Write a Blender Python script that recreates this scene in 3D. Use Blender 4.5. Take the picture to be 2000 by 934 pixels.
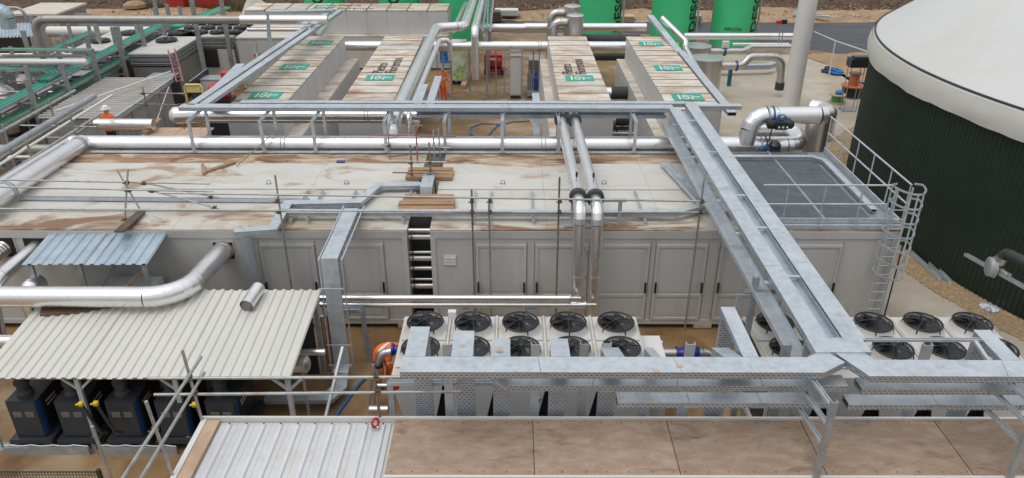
import bpy, math, random
from mathutils import Vector, Matrix
random.seed(7)
for o in list(bpy.data.objects): bpy.data.objects.remove(o)
S = bpy.context.scene
C = S.collection
R = math.radians
V = Vector

# ------------------------------------------------------------------ camera, sky, sun, exposure
FPX, CAM, YAW, PITCH, ROLL = 1490.08, V((2.119, -17.788, 11.905)), 0.000819, 0.473982, 0.001856
_f = V((math.sin(YAW)*math.cos(PITCH), math.cos(YAW)*math.cos(PITCH), -math.sin(PITCH)))
_r0 = V((math.cos(YAW), -math.sin(YAW), 0)); _u0 = _r0.cross(_f)
_r = _r0*math.cos(ROLL)+_u0*math.sin(ROLL); _u = _u0*math.cos(ROLL)-_r0*math.sin(ROLL)
cd = bpy.data.cameras.new('camera'); cam = bpy.data.objects.new('camera', cd); C.objects.link(cam)
cd.sensor_width = 36; cd.lens = FPX/2000*36; cd.clip_end = 2000
m = Matrix((( _r.x,_u.x,-_f.x,CAM.x),(_r.y,_u.y,-_f.y,CAM.y),(_r.z,_u.z,-_f.z,CAM.z),(0,0,0,1)))
cam.matrix_world = m; S.camera = cam

w = bpy.data.worlds.new('World'); S.world = w; w.use_nodes = True
nt = w.node_tree; bg = nt.nodes['Background']
sky = nt.nodes.new('ShaderNodeTexSky'); sky.sky_type = 'NISHITA'; sky.sun_disc = False
SUN_EL, SUN_AZ = R(66), R(-125)
sky.sun_elevation = SUN_EL; sky.sun_rotation = SUN_AZ
sky.air_density = 1.0; sky.dust_density = 6.0; sky.ozone_density = 1.0
hs = nt.nodes.new('ShaderNodeHueSaturation'); hs.inputs['Saturation'].default_value = 0.45
# overcast: the clear-sky texture washed out by an even grey cloud deck
# (standard overcast sky: the zenith three times as bright as the horizon)
tc = nt.nodes.new('ShaderNodeTexCoord'); sx = nt.nodes.new('ShaderNodeSeparateXYZ'); nt.links.new(tc.outputs['Generated'], sx.inputs[0])
mr = nt.nodes.new('ShaderNodeMapRange'); nt.links.new(sx.outputs['Z'], mr.inputs['Value'])
mr.inputs['From Min'].default_value = 0; mr.inputs['From Max'].default_value = 1; mr.inputs['To Min'].default_value = 1/3; mr.inputs['To Max'].default_value = 1
cm = nt.nodes.new('ShaderNodeVectorMath'); cm.operation = 'SCALE'; cm.inputs[0].default_value = (13.6, 14.0, 14.7); nt.links.new(mr.outputs[0], cm.inputs['Scale'])
cl = nt.nodes.new('ShaderNodeMix'); cl.data_type = 'RGBA'; cl.inputs['Factor'].default_value = .78
ci = [q for q in cl.inputs if q.type == 'RGBA']
nt.links.new(sky.outputs[0], hs.inputs['Color']); nt.links.new(hs.outputs[0], ci[0]); nt.links.new(cm.outputs[0], ci[1])
nt.links.new([q for q in cl.outputs if q.type == 'RGBA'][0], bg.inputs[0])
bg.inputs[1].default_value = 0.125
sl = bpy.data.lights.new('sun', 'SUN'); sl.energy = 1.35; sl.angle = R(34); sl.color = (1, .97, .92)
sun = bpy.data.objects.new('sun', sl); C.objects.link(sun)
sd = V((math.sin(SUN_AZ)*math.cos(SUN_EL), math.cos(SUN_AZ)*math.cos(SUN_EL), math.sin(SUN_EL)))
sun.rotation_euler = sd.to_track_quat('Z', 'Y').to_euler()
S.view_settings.view_transform = 'Standard'; S.view_settings.look = 'None'
S.view_settings.exposure = -0.5; S.view_settings.gamma = 1
S.render.engine = 'CYCLES'

def P(u, v, z=None, y=None, x=None):
    """world point seen in the 2000 x 934 photograph at (u, v), on the level z, or on the plane y or x"""
    d = _f + _r*((u-1000)/FPX) - _u*((v-467)/FPX)
    if z is not None: t = (z-CAM.z)/d.z
    elif y is not None: t = (y-CAM.y)/d.y
    else: t = (x-CAM.x)/d.x
    return CAM + d*t

# ------------------------------------------------------------------ materials
def mat(name, base, rough=.6, metal=0., var=.12, vs=1.5, stain=None, ss=1.2, st=(.52, .7), bump=0., bs=20., spec=.5,
        aniso=(1, 1, 1), dist=0., stain2=None, s2=.4, st2=(.55, .75), orand=0., rvar=0.):
    M = bpy.data.materials.new(name); M.use_nodes = True
    n = M.node_tree.nodes; L = M.node_tree.links
    b = n['Principled BSDF']; b.inputs['Roughness'].default_value = rough; b.inputs['Metallic'].default_value = metal
    b.inputs['Specular IOR Level'].default_value = spec
    g = n.new('ShaderNodeNewGeometry'); mp = n.new('ShaderNodeVectorMath'); mp.operation = 'MULTIPLY'
    mp.inputs[1].default_value = aniso; L.new(g.outputs['Position'], mp.inputs[0])
    def noise(scale, det=5.):
        t = n.new('ShaderNodeTexNoise'); t.inputs['Scale'].default_value = scale; t.inputs['Detail'].default_value = det
        t.inputs['Roughness'].default_value = .62; t.inputs['Distortion'].default_value = dist
        L.new(mp.outputs[0], t.inputs['Vector']); return t.outputs['Fac']
    def ramp(src, a, c):
        r = n.new('ShaderNodeMapRange'); r.inputs['From Min'].default_value = a; r.inputs['From Max'].default_value = c
        L.new(src, r.inputs['Value']); return r.outputs['Result']
    def mix(fac, a, c):
        x = n.new('ShaderNodeMix'); x.data_type = 'RGBA'
        L.new(fac, x.inputs['Factor'])
        for s, k in ((a, 'A'), (c, 'B')):
            i = [q for q in x.inputs if q.name == k and q.type == 'RGBA'][0]
            if isinstance(s, (tuple, list)): i.default_value = (*s[:3], 1)
            else: L.new(s, i)
        return [q for q in x.outputs if q.type == 'RGBA'][0]
    lo = tuple(min(1, c*(1-var)) for c in base); hi = tuple(min(1, c*(1+var)) for c in base)
    f = ramp(noise(vs), .3, .7); col = mix(f, lo, hi)
    if stain: col = mix(ramp(noise(ss), *st), col, stain)
    if stain2: col = mix(ramp(noise(s2, 7), *st2), col, stain2)
    if orand:
        oi = n.new('ShaderNodeObjectInfo'); h = n.new('ShaderNodeHueSaturation')
        L.new(col, h.inputs['Color']); L.new(ramp(oi.outputs['Random'], 0, 1), h.inputs['Value'])
        r = h.inputs['Value'].links[0].from_node; r.inputs['To Min'].default_value = 1-orand; r.inputs['To Max'].default_value = 1+orand
        col = h.outputs[0]
    L.new(col, b.inputs['Base Color'])
    if rvar:
        rr = n.new('ShaderNodeMapRange'); L.new(noise(vs*2.3), rr.inputs['Value'])
        rr.inputs['From Min'].default_value = .3; rr.inputs['From Max'].default_value = .7
        rr.inputs['To Min'].default_value = max(.02, rough-rvar); rr.inputs['To Max'].default_value = rough+rvar
        L.new(rr.outputs['Result'], b.inputs['Roughness'])
    if bump:
        t = n.new('ShaderNodeBump'); t.inputs['Strength'].default_value = bump; t.inputs['Distance'].default_value = .02
        L.new(noise(bs), t.inputs['Height']); L.new(t.outputs[0], b.inputs['Normal'])
    M['nodes'] = 1
    return M

def perforated(name, base):
    """galvanised sheet with rows of small punched slots along the side"""
    M = mat(name, base, .45, .55, .15, 3)
    n = M.node_tree.nodes; L = M.node_tree.links; b = n['Principled BSDF']
    src = b.inputs['Base Color'].links[0].from_socket
    g = n.new('ShaderNodeNewGeometry'); sp = n.new('ShaderNodeSeparateXYZ'); L.new(g.outputs['Position'], sp.inputs[0])
    ad = n.new('ShaderNodeMath'); ad.operation = 'ADD'; L.new(sp.outputs[0], ad.inputs[0]); L.new(sp.outputs[1], ad.inputs[1])
    cb = n.new('ShaderNodeCombineXYZ'); L.new(ad.outputs[0], cb.inputs[0]); L.new(sp.outputs[2], cb.inputs[1])
    br = n.new('ShaderNodeTexBrick'); L.new(cb.outputs[0], br.inputs['Vector'])
    br.inputs['Scale'].default_value = 1; br.inputs['Brick Width'].default_value = .085; br.inputs['Row Height'].default_value = .052
    br.inputs['Mortar Size'].default_value = .019; br.inputs['Mortar Smooth'].default_value = 0
    br.inputs['Color1'].default_value = br.inputs['Color2'].default_value = (.16, .17, .18, 1); br.inputs['Mortar'].default_value = (1, 1, 1, 1)
    mx = n.new('ShaderNodeMix'); mx.data_type = 'RGBA'; mx.blend_type = 'MULTIPLY'; mx.inputs['Factor'].default_value = 1
    i = [q for q in mx.inputs if q.type == 'RGBA']; L.new(src, i[0]); L.new(br.outputs['Color'], i[1])
    L.new([q for q in mx.outputs if q.type == 'RGBA'][0], b.inputs['Base Color'])
    return M

M = {}
M['galv'] = mat('galvanised_steel', (.52, .57, .61), .45, .5, .15, 7, (.62, .665, .70), 2.2, (.45, .72), stain2=(.33, .36, .39), s2=1.3, st2=(.58, .8), rvar=.1)
M['galvperf'] = perforated('galvanised_perforated', (.46, .51, .56))
M['galvold'] = mat('weathered_galvanised', (.40, .43, .45), .5, .5, .18, 4, (.28, .27, .26), 1.3, (.55, .8))
M['rack'] = mat('dull_rack_steel', (.36, .37, .365), .55, .45, .18, 5, (.25, .22, .19), 1.6, (.55, .8))
M['alu'] = mat('aluminium_cladding', (.86, .855, .855), .32, .95, .05, 2, (.74, .73, .72), 1.6, (.55, .8), bump=.04, bs=2.5, rvar=.07)
M['aludull'] = mat('dull_aluminium', (.62, .62, .61), .38, .95, .1, 3, bump=.05, bs=6)
M['inox'] = mat('brushed_stainless', (.60, .575, .545), .36, .9, .1, 4, aniso=(1, 1, .3))
M['brownpipe'] = mat('grey_coated_pipe', (.36, .34, .32), .4, .4, .1, 3)
M['wall'] = mat('container_grey_paint', (.52, .52, .50), .5, 0, .04, .7, (.44, .43, .395), 1.1, (.48, .76), aniso=(1, 1, .35), stain2=(.38, .345, .295), s2=2.0, st2=(.62, .8))
M['wall2'] = mat('unit_grey_paint', (.57, .57, .555), .5, 0, .05, .9, (.47, .45, .415), 1.2, (.55, .85), aniso=(1, 1, .4))
M['cream'] = mat('cream_roof_paint', (.575, .565, .525), .55, 0, .06, .5, (.50, .455, .375), .9, (.46, .74), stain2=(.37, .245, .155), s2=.75, st2=(.56, .66), dist=.7, aniso=(.55, 1.2, 1), bump=.1, bs=3)
M['rusty'] = mat('mud_stained_roof', (.50, .41, .305), .6, 0, .2, 2.2, (.165, .085, .045), 1.5, (.46, .60), dist=.9, stain2=(.30, .175, .10), s2=.8, st2=(.46, .60), aniso=(.5, 1.5, 1), bump=.1, bs=5)
M['midroof'] = mat('lightly_stained_roof', (.575, .545, .48), .55, 0, .09, 1.2, (.46, .38, .28), .6, (.46, .60), dist=.9, stain2=(.25, .14, .08), s2=.9, st2=(.48, .60), aniso=(.45, 1.2, 1), bump=.1, bs=4)
M['panel'] = mat('dirty_white_roof_panel', (.62, .585, .52), .55, 0, .08, 1.2, (.43, .31, .19), 1.1, (.42, .66), stain2=(.33, .16, .095), s2=.8, st2=(.545, .72), aniso=(.8, 1.8, 1), orand=.12)
M['seam'] = mat('rusty_seam', (.20, .13, .08), .7, 0, .3, 3)
M['shedroof'] = mat('cream_sheet_roof', (.60, .595, .545), .5, 0, .05, .8, (.54, .50, .42), .8, (.55, .8), stain2=(.45, .36, .25), s2=.5, st2=(.62, .8), aniso=(1.6, .6, 1))
M['cabinroof'] = mat('grey_ribbed_roof', (.40, .39, .355), .5, 0, .08, 1, (.31, .29, .25), .9, (.5, .75))
M['galvroof'] = mat('new_galvanised_sheet', (.44, .53, .60), .4, .55, .1, 2, (.56, .65, .71), 1.5, (.5, .7))
M['white'] = mat('white_paint', (.68, .67, .64), .45, 0, .04, 1, (.66, .62, .55), 1.2, (.58, .8))
M['coolertop'] = mat('cooler_white_sheet', (.57, .55, .515), .45, 0, .06, 1.5, (.44, .385, .315), 1.6, (.52, .72))
M['coolergrey'] = mat('cooler_light_grey', (.56, .56, .55), .5, 0, .04, 1)
M['black'] = mat('black_plastic', (.018, .019, .021), .38, 0, .2, 5)
M['blade'] = mat('fan_blade', (.028, .03, .036), .3, 0, .2, 4)
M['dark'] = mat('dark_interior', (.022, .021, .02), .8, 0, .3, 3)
M['coil'] = mat('cooling_coil', (.05, .048, .045), .6, .3, .4, 30)
M['rubber'] = mat('dark_rubber', (.05, .05, .055), .75, 0, .2, 6)
M['green'] = mat('green_vessel_paint', (.055, .54, .23), .45, 0, .07, .6, (.08, .46, .22), .8, (.55, .8))
M['logogreen'] = mat('green_logo_print', (.02, .36, .26), .5, 0, .08, 2, (.06, .40, .31), 2, (.5, .8))
M['print'] = mat('black_print', (.025, .023, .022), .6, 0, .3, 4)
M['whiteprint'] = mat('white_print', (.78, .77, .73), .6, 0, .05, 3)
M['tankgreen'] = mat('dark_green_cladding', (.017, .034, .022), .45, 0, .15, .6, (.012, .024, .016), .5, (.5, .75))
M['membrane'] = mat('white_membrane', (.60, .60, .585), .55, 0, .02, .3, (.56, .55, .52), .35, (.5, .85), bump=.25, bs=.5)
M['hem'] = mat('membrane_hem', (.58, .57, .525), .55, 0, .05, 1.1, (.60, .55, .45), .7, (.52, .8), bump=.35, bs=1.6)
M['ply'] = mat('weathered_plywood', (.325, .225, .155), .75, 0, .13, 22, (.41, .315, .245), 3.0, (.42, .70), stain2=(.15, .095, .065), s2=1.7, st2=(.56, .76), aniso=(.8, 1.9, 1), bump=.35, bs=14, orand=.26, dist=.3)
M['wood'] = mat('scaffold_board', (.36, .22, .12), .7, 0, .25, 3, (.22, .12, .07), 2.5, (.5, .75), aniso=(.5, 4, 1))
M['palewood'] = mat('pale_board', (.52, .36, .25), .7, 0, .15, 3, (.42, .26, .17), 2, (.5, .75), aniso=(1, .5, 1))
M['darkwood'] = mat('dark_board', (.12, .085, .065), .7, 0, .3, 4)
M['tube'] = mat('scaffold_tube', (.42, .43, .41), .45, .6, .2, 5, (.26, .17, .12), 2.2, (.58, .8))
M['tuberust'] = mat('rusty_scaffold_tube', (.27, .20, .17), .6, .4, .25, 5, (.38, .36, .34), 2.2, (.52, .75))
M['pinktube'] = mat('red_painted_tube', (.34, .13, .15), .5, .1, .2, 5, (.4, .36, .35), 2, (.55, .7))
M['coupler'] = mat('scaffold_coupler', (.16, .115, .09), .6, .6, .3, 8)
M['compressor'] = mat('dark_grey_enclosure', (.030, .036, .045), .4, 0, .12, 2)
M['blue'] = mat('blue_paint', (.01, .07, .24), .4, 0, .1, 3)
M['deepblue'] = mat('blue_valve_paint', (.012, .03, .25), .35, 0, .1, 5)
M['hoseblue'] = mat('blue_hose', (.02, .16, .42), .4, 0, .1, 5)
M['navy'] = mat('navy_hose', (.03, .04, .09), .5, 0, .2, 5)
M['yellow'] = mat('yellow_paint', (.72, .50, .02), .45, 0, .1, 4)
M['paleyellow'] = mat('pale_yellow_paint', (.66, .56, .22), .5, 0, .08, 3)
M['red'] = mat('red_paint', (.50, .03, .025), .4, 0, .1, 4)
M['contred'] = mat('red_container_paint', (.46, .045, .03), .5, 0, .1, 1.2, (.34, .05, .04), 1, (.5, .8))
M['orange'] = mat('orange_hi_vis_cloth', (.92, .17, .02), .75, 0, .1, 6, bump=.3, bs=12)
M['silverband'] = mat('reflective_band', (.75, .75, .70), .5, 0, .05, 6)
M['skin'] = mat('skin', (.50, .30, .22), .55, 0, .08, 6)
M['navycloth'] = mat('dark_trousers', (.03, .035, .05), .8, 0, .2, 8)
M['boot'] = mat('work_boot', (.06, .045, .03), .7, 0, .2, 8)
M['helmet'] = mat('white_helmet', (.82, .82, .80), .3, 0, .02, 3)
M['traygreen'] = mat('green_cable', (.03, .40, .24), .45, 0, .3, 4, (.02, .16, .10), 5, (.5, .7), aniso=(6, .3, 1))
M['grassgreen'] = mat('bright_green_cable', (.05, .36, .07), .45, 0, .3, 5, aniso=(6, .3, 1))
M['traynavy'] = mat('navy_cable', (.02, .05, .13), .45, 0, .3, 5)
M['concrete'] = mat('wet_stained_concrete', (.27, .165, .075), .5, 0, .22, .8, (.15, .076, .03), .6, (.45, .66), stain2=(.40, .30, .19), s2=.33, st2=(.5, .66), bump=.2, bs=8, rvar=.25)
M['pad'] = mat('pale_concrete', (.46, .40, .325), .7, 0, .09, .5, (.38, .29, .19), .28, (.5, .72), stain2=(.52, .48, .41), s2=.5, st2=(.52, .7), bump=.15, bs=9)
M['asphalt'] = mat('asphalt', (.055, .055, .066), .55, 0, .2, .8, (.085, .08, .085), .5, (.5, .75), aniso=(.15, 1, 1), bump=.3, bs=20)
M['gravel'] = mat('brown_gravel', (.38, .27, .15), .8, 0, .35, 14, (.48, .38, .25), 9, (.5, .65), bump=.8, bs=25)
M['sand'] = mat('sandy_soil', (.35, .235, .135), .9, 0, .2, .5, (.30, .19, .11), .7, (.48, .68), stain2=(.50, .40, .29), s2=1.6, st2=(.55, .7), bump=.6, bs=4)
M['soil'] = mat('ploughed_soil', (.115, .07, .042), .95, 0, .35, 1.5, (.065, .04, .025), 2.5, (.42, .6), stain2=(.33, .23, .15), s2=5, st2=(.66, .74), bump=.9, bs=6)
M['grass'] = mat('rough_grass', (.09, .12, .035), .9, 0, .3, 3, (.17, .13, .06), 1.2, (.5, .7))
M['tarp'] = mat('pale_tarpaulin', (.58, .53, .45), .7, 0, .12, 1.5, bump=.5, bs=2)
M['copper'] = mat('orange_cable', (.50, .15, .05), .5, 0, .2, 6)
M['sheetmesh'] = mat('white_textured_sheet', (.60, .60, .60), .5, .1, .06, 3, (.58, .52, .45), 2, (.56, .75), bump=.25, bs=30)
M['ribwhite'] = mat('white_rib', (.66, .67, .70), .4, .2, .05, 4)
M['fencegreen'] = mat('dark_green_wire', (.02, .045, .03), .5, 0, .1, 4)
M['darkbrown'] = mat('brown_ribbed_board', (.13, .075, .045), .8, 0, .35, 10, aniso=(1, 5, 1), bump=.5, bs=20)
M['redpipe'] = mat('rust_red_pipe', (.30, .08, .06), .5, .1, .2, 4)
M['grating'] = mat('steel_grating', (.29, .32, .345), .5, .4, .15, 3)
M['poster'] = mat('green_poster', (.42, .60, .22), .5, 0, .25, 1.3, (.70, .72, .62), 1.1, (.45, .6), stain2=(.12, .38, .08), s2=1.4, st2=(.55, .65))

# ------------------------------------------------------------------ mesh helpers
class MB:
    def __init__(s): s.v = []; s.f = []; s.sm = []
    def add(s, vs, fs, sm=False):
        k = len(s.v); s.v += [tuple(q) for q in vs]
        for f in fs: s.f.append(tuple(i+k for i in f)); s.sm.append(sm)
        return s
    def box(s, x0, x1, y0, y1, z0, z1):
        v = [(x, y, z) for z in (z0, z1) for y in (y0, y1) for x in (x0, x1)]
        return s.add(v, [(0, 2, 3, 1), (4, 5, 7, 6), (0, 1, 5, 4), (2, 6, 7, 3), (0, 4, 6, 2), (1, 3, 7, 5)])
    def obox(s, o, a, b, c):
        """box from corner o along three edge vectors"""
        o, a, b, c = V(o), V(a), V(b), V(c)
        v = [o+a*i+b*j+c*k for k in (0, 1) for j in (0, 1) for i in (0, 1)]
        return s.add(v, [(0, 2, 3, 1), (4, 5, 7, 6), (0, 1, 5, 4), (2, 6, 7, 3), (0, 4, 6, 2), (1, 3, 7, 5)])
    def bar(s, p0, p1, w, h, up=(0, 0, 1)):
        p0, p1 = V(p0), V(p1); d = p1-p0; u = V(up)
        if abs(d.normalized().dot(u)) > .95: u = V((0, 1, 0))
        a = d.cross(u).normalized(); b = a.cross(d).normalized()
        return s.obox(p0-a*w/2-b*h/2, d, a*w, b*h)
    def ubar(s, p0, p1, w, h, t=.012, up=(0, 0, 1)):
        """open channel: web and two flanges"""
        p0, p1 = V(p0), V(p1); d = p1-p0; u = V(up)
        if abs(d.normalized().dot(u)) > .95: u = V((0, 1, 0))
        a = d.cross(u).normalized(); b = a.cross(d).normalized()
        o = p0-a*w/2-b*h/2
        s.obox(o, d, a*w, b*t); s.obox(o+b*t, d, a*t, b*(h-t)); s.obox(o+a*(w-t)+b*t, d, a*t, b*(h-t))
        return s
    def ring(s, c, ax, r, n, ref=None):
        ax = V(ax).normalized(); ref = V(ref) if ref else (V((0, 0, 1)) if abs(ax.z) < .9 else V((1, 0, 0)))
        a = ax.cross(ref).normalized(); b = ax.cross(a)
        return [V(c)+a*(r*math.cos(2*math.pi*i/n))+b*(r*math.sin(2*math.pi*i/n)) for i in range(n)]
    def loft(s, rings, cap=True, sm=True):
        n = len(rings[0]); k = len(s.v)
        for r in rings: s.v += [tuple(q) for q in r]
        for j in range(len(rings)-1):
            for i in range(n):
                s.f.append((k+j*n+i, k+j*n+(i+1) % n, k+(j+1)*n+(i+1) % n, k+(j+1)*n+i)); s.sm.append(sm)
        if cap:
            q = len(s.v); s.v += [tuple(p) for p in rings[0]]+[tuple(p) for p in rings[-1]]
            s.f.append(tuple(q+i for i in range(n))[::-1]); s.sm.append(False)
            s.f.append(tuple(q+n+i for i in range(n))); s.sm.append(False)
        return s
    def tube(s, p0, p1, r, n=12, r1=None, cap=True):
        d = V(p1)-V(p0)
        return s.loft([s.ring(p0, d, r, n), s.ring(p1, d, r if r1 is None else r1, n)], cap)
    def lathe(s, c, prof, n=24, ax=(0, 0, 1), sm=True):
        """prof: list of (radius, distance along axis)"""
        ax = V(ax).normalized()
        R_ = [s.ring(V(c)+ax*h, ax, max(r, .001), n) for r, h in prof]
        for i in range(len(R_)-1): s.loft(R_[i:i+2], False, sm)
        q = len(s.v); s.v += [tuple(p) for p in R_[0]]+[tuple(p) for p in R_[-1]]
        s.f.append(tuple(q+i for i in range(n))[::-1]); s.sm.append(False)
        s.f.append(tuple(q+n+i for i in range(n))); s.sm.append(False)
        return s
    def prism(s, poly, z0, z1):
        n = len(poly); k = len(s.v)
        s.v += [(p[0], p[1], z0) for p in poly]+[(p[0], p[1], z1) for p in poly]
        s.f.append(tuple(k+i for i in range(n))[::-1]); s.sm.append(False)
        s.f.append(tuple(k+n+i for i in range(n))); s.sm.append(False)
        for i in range(n): s.f.append((k+i, k+(i+1) % n, k+n+(i+1) % n, k+n+i)); s.sm.append(False)
        return s
    def torus(s, c, ax, R_, r, n=20, k=6):
        ax = V(ax).normalized(); ref = V((0, 0, 1)) if abs(ax.z) < .9 else V((1, 0, 0))
        a = ax.cross(ref).normalized(); b = ax.cross(a); rings = []
        for i in range(n+1):
            t = 2*math.pi*i/n; d = a*math.cos(t)+b*math.sin(t)
            rings.append([V(c)+d*(R_+r*math.cos(2*math.pi*j/k))+ax*(r*math.sin(2*math.pi*j/k)) for j in range(k)])
        return s.loft(rings, False)
    def path(s, pts, r, n=8):
        """round rod through points, one continuous tube"""
        pts = [V(p) for p in pts]; rings = []; ref = None
        for i, p in enumerate(pts):
            d = (pts[min(i+1, len(pts)-1)]-pts[max(i-1, 0)]).normalized()
            if ref is None: ref = d.orthogonal().normalized()
            ref = (ref-d*ref.dot(d)).normalized(); b = d.cross(ref)
            rings.append([p+ref*(r*math.cos(2*math.pi*j/n))+b*(r*math.sin(2*math.pi*j/n)) for j in range(n)])
        return s.loft(rings)
    def mesh(s, name, mt):
        me = bpy.data.meshes.new(name); me.from_pydata(s.v, [], s.f)
        me.polygons.foreach_set('use_smooth', s.sm); me.materials.append(M[mt] if isinstance(mt, str) else mt); me.update()
        return me
    def build(s, name, mt, parent=None):
        return link(name, s.mesh(name, mt), parent)

def link(name, me, parent=None):
    o = bpy.data.objects.new(name, me); C.objects.link(o)
    if parent is not None:
        o.parent = parent
        o.matrix_parent_inverse = Matrix.Translation(-wloc(parent))
    return o
def wloc(o):
    return V((0, 0, 0)) if o.parent is not None else V(o.location)
def tag(o, label, cat, group=None, kind=None):
    if label: o['label'] = label
    if cat: o['category'] = cat
    if group: o['group'] = group
    if kind: o['kind'] = kind
    return o
def thing(name, label, cat, group=None, loc=(0, 0, 0)):
    o = bpy.data.objects.new(name, None); C.objects.link(o); o.location = loc; o.empty_display_size = .2
    return tag(o, label, cat, group)
def struct(name, mb, mt):
    o = mb.build(name, mt); o['kind'] = 'structure'; return o
def copy_thing(root, loc, rz=0, label=None):
    """the thing was built around the origin; copy it with its parts and sub-parts"""
    r = root.copy(); C.objects.link(r); r.location = loc; r.rotation_euler = (0, 0, rz)
    if label: r['label'] = label
    def rec(a, b):
        for ch in a.children:
            c = ch.copy(); C.objects.link(c); c.parent = b; c.matrix_parent_inverse = ch.matrix_parent_inverse.copy()
            rec(ch, c)
    rec(root, r)
    return r

def fillet(pts, br, seg):
    """split a polyline into straight stretches and bends"""
    pts = [V(p) for p in pts]; out = []; cur = pts[0]
    for i in range(1, len(pts)-1):
        a, b, c = pts[i-1], pts[i], pts[i+1]
        d0 = (b-a).normalized(); d1 = (c-b).normalized(); ang = d0.angle(d1)
        if ang < .02: continue
        t = min(br*math.tan(ang/2), (b-a).length*.49, (c-b).length*.49); rr = t/math.tan(ang/2)
        p0 = b-d0*t; p1 = b+d1*t
        ax = d0.cross(d1).normalized(); nrm = ax.cross(d0).normalized(); cen = p0+nrm*rr
        arc = [cen+(Matrix.Rotation(ang*k/seg, 3, ax) @ (p0-cen)) for k in range(seg+1)]
        out.append(('s', [cur, p0])); out.append(('b', arc)); cur = p1
    out.append(('s', [cur, pts[-1]]))
    return out
def pipe(name, label, pts, r, mt='alu', br=None, cat='pipe', group=None, n=20, seg=5, sect=1.25, clamps=(), clampmt='galvold', parent=None, flange=0):
    """clad pipe run: straight sections, gored elbows, bands"""
    base = V(pts[0]); t = parent or thing(name, label, cat, group, (base.x, base.y, min(p[2] for p in pts)))
    for kind, q in fillet(pts, br or r*2.2, seg):
        if kind == 's':
            L = (q[1]-q[0]).length
            if L < .02: continue
            k = max(1, round(L/min(sect, 1.3))) if sect else 1; d = (q[1]-q[0]).normalized()
            for i in range(k):
                a = q[0].lerp(q[1], i/k); b = q[0].lerp(q[1], (i+1)/k)
                mb = MB(); rings = [mb.ring(a, d, r, n), mb.ring(b, d, r, n)]; mb.loft(rings)
                if i: mb.lathe(a-d*.02, [(r+.004, 0), (r+.004, .035)], n, d)
                mb.build('pipe_section', mt, t)
        else:
            mb = MB(); rings = []; ref = None
            for i, p in enumerate(q):
                d = (q[min(i+1, len(q)-1)]-q[max(i-1, 0)]).normalized()
                if ref is None: ref = (V((0, 0, 1)) if abs(d.z) < .9 else V((1, 0, 0)))
                b = d.cross(ref).normalized() if i == 0 else (b-d*b.dot(d)).normalized()
                c = d.cross(b)
                rings.append([p+b*((r+.004)*math.cos(2*math.pi*j/n))+c*((r+.004)*math.sin(2*math.pi*j/n)) for j in range(n)])
            for a, b2 in zip(rings[:-1], rings[1:]): mb.loft([a, b2], False)
            mb.build('elbow', mt, t)
    for (c, ax) in clamps:
        mb = MB()
        for dd in (-.06, .06): mb.lathe(V(c)+V(ax)*dd-V(ax)*.018, [(r+.02, 0), (r+.02, .036)], n, ax)
        mb.build('clamp', clampmt, t)
    return t

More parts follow.
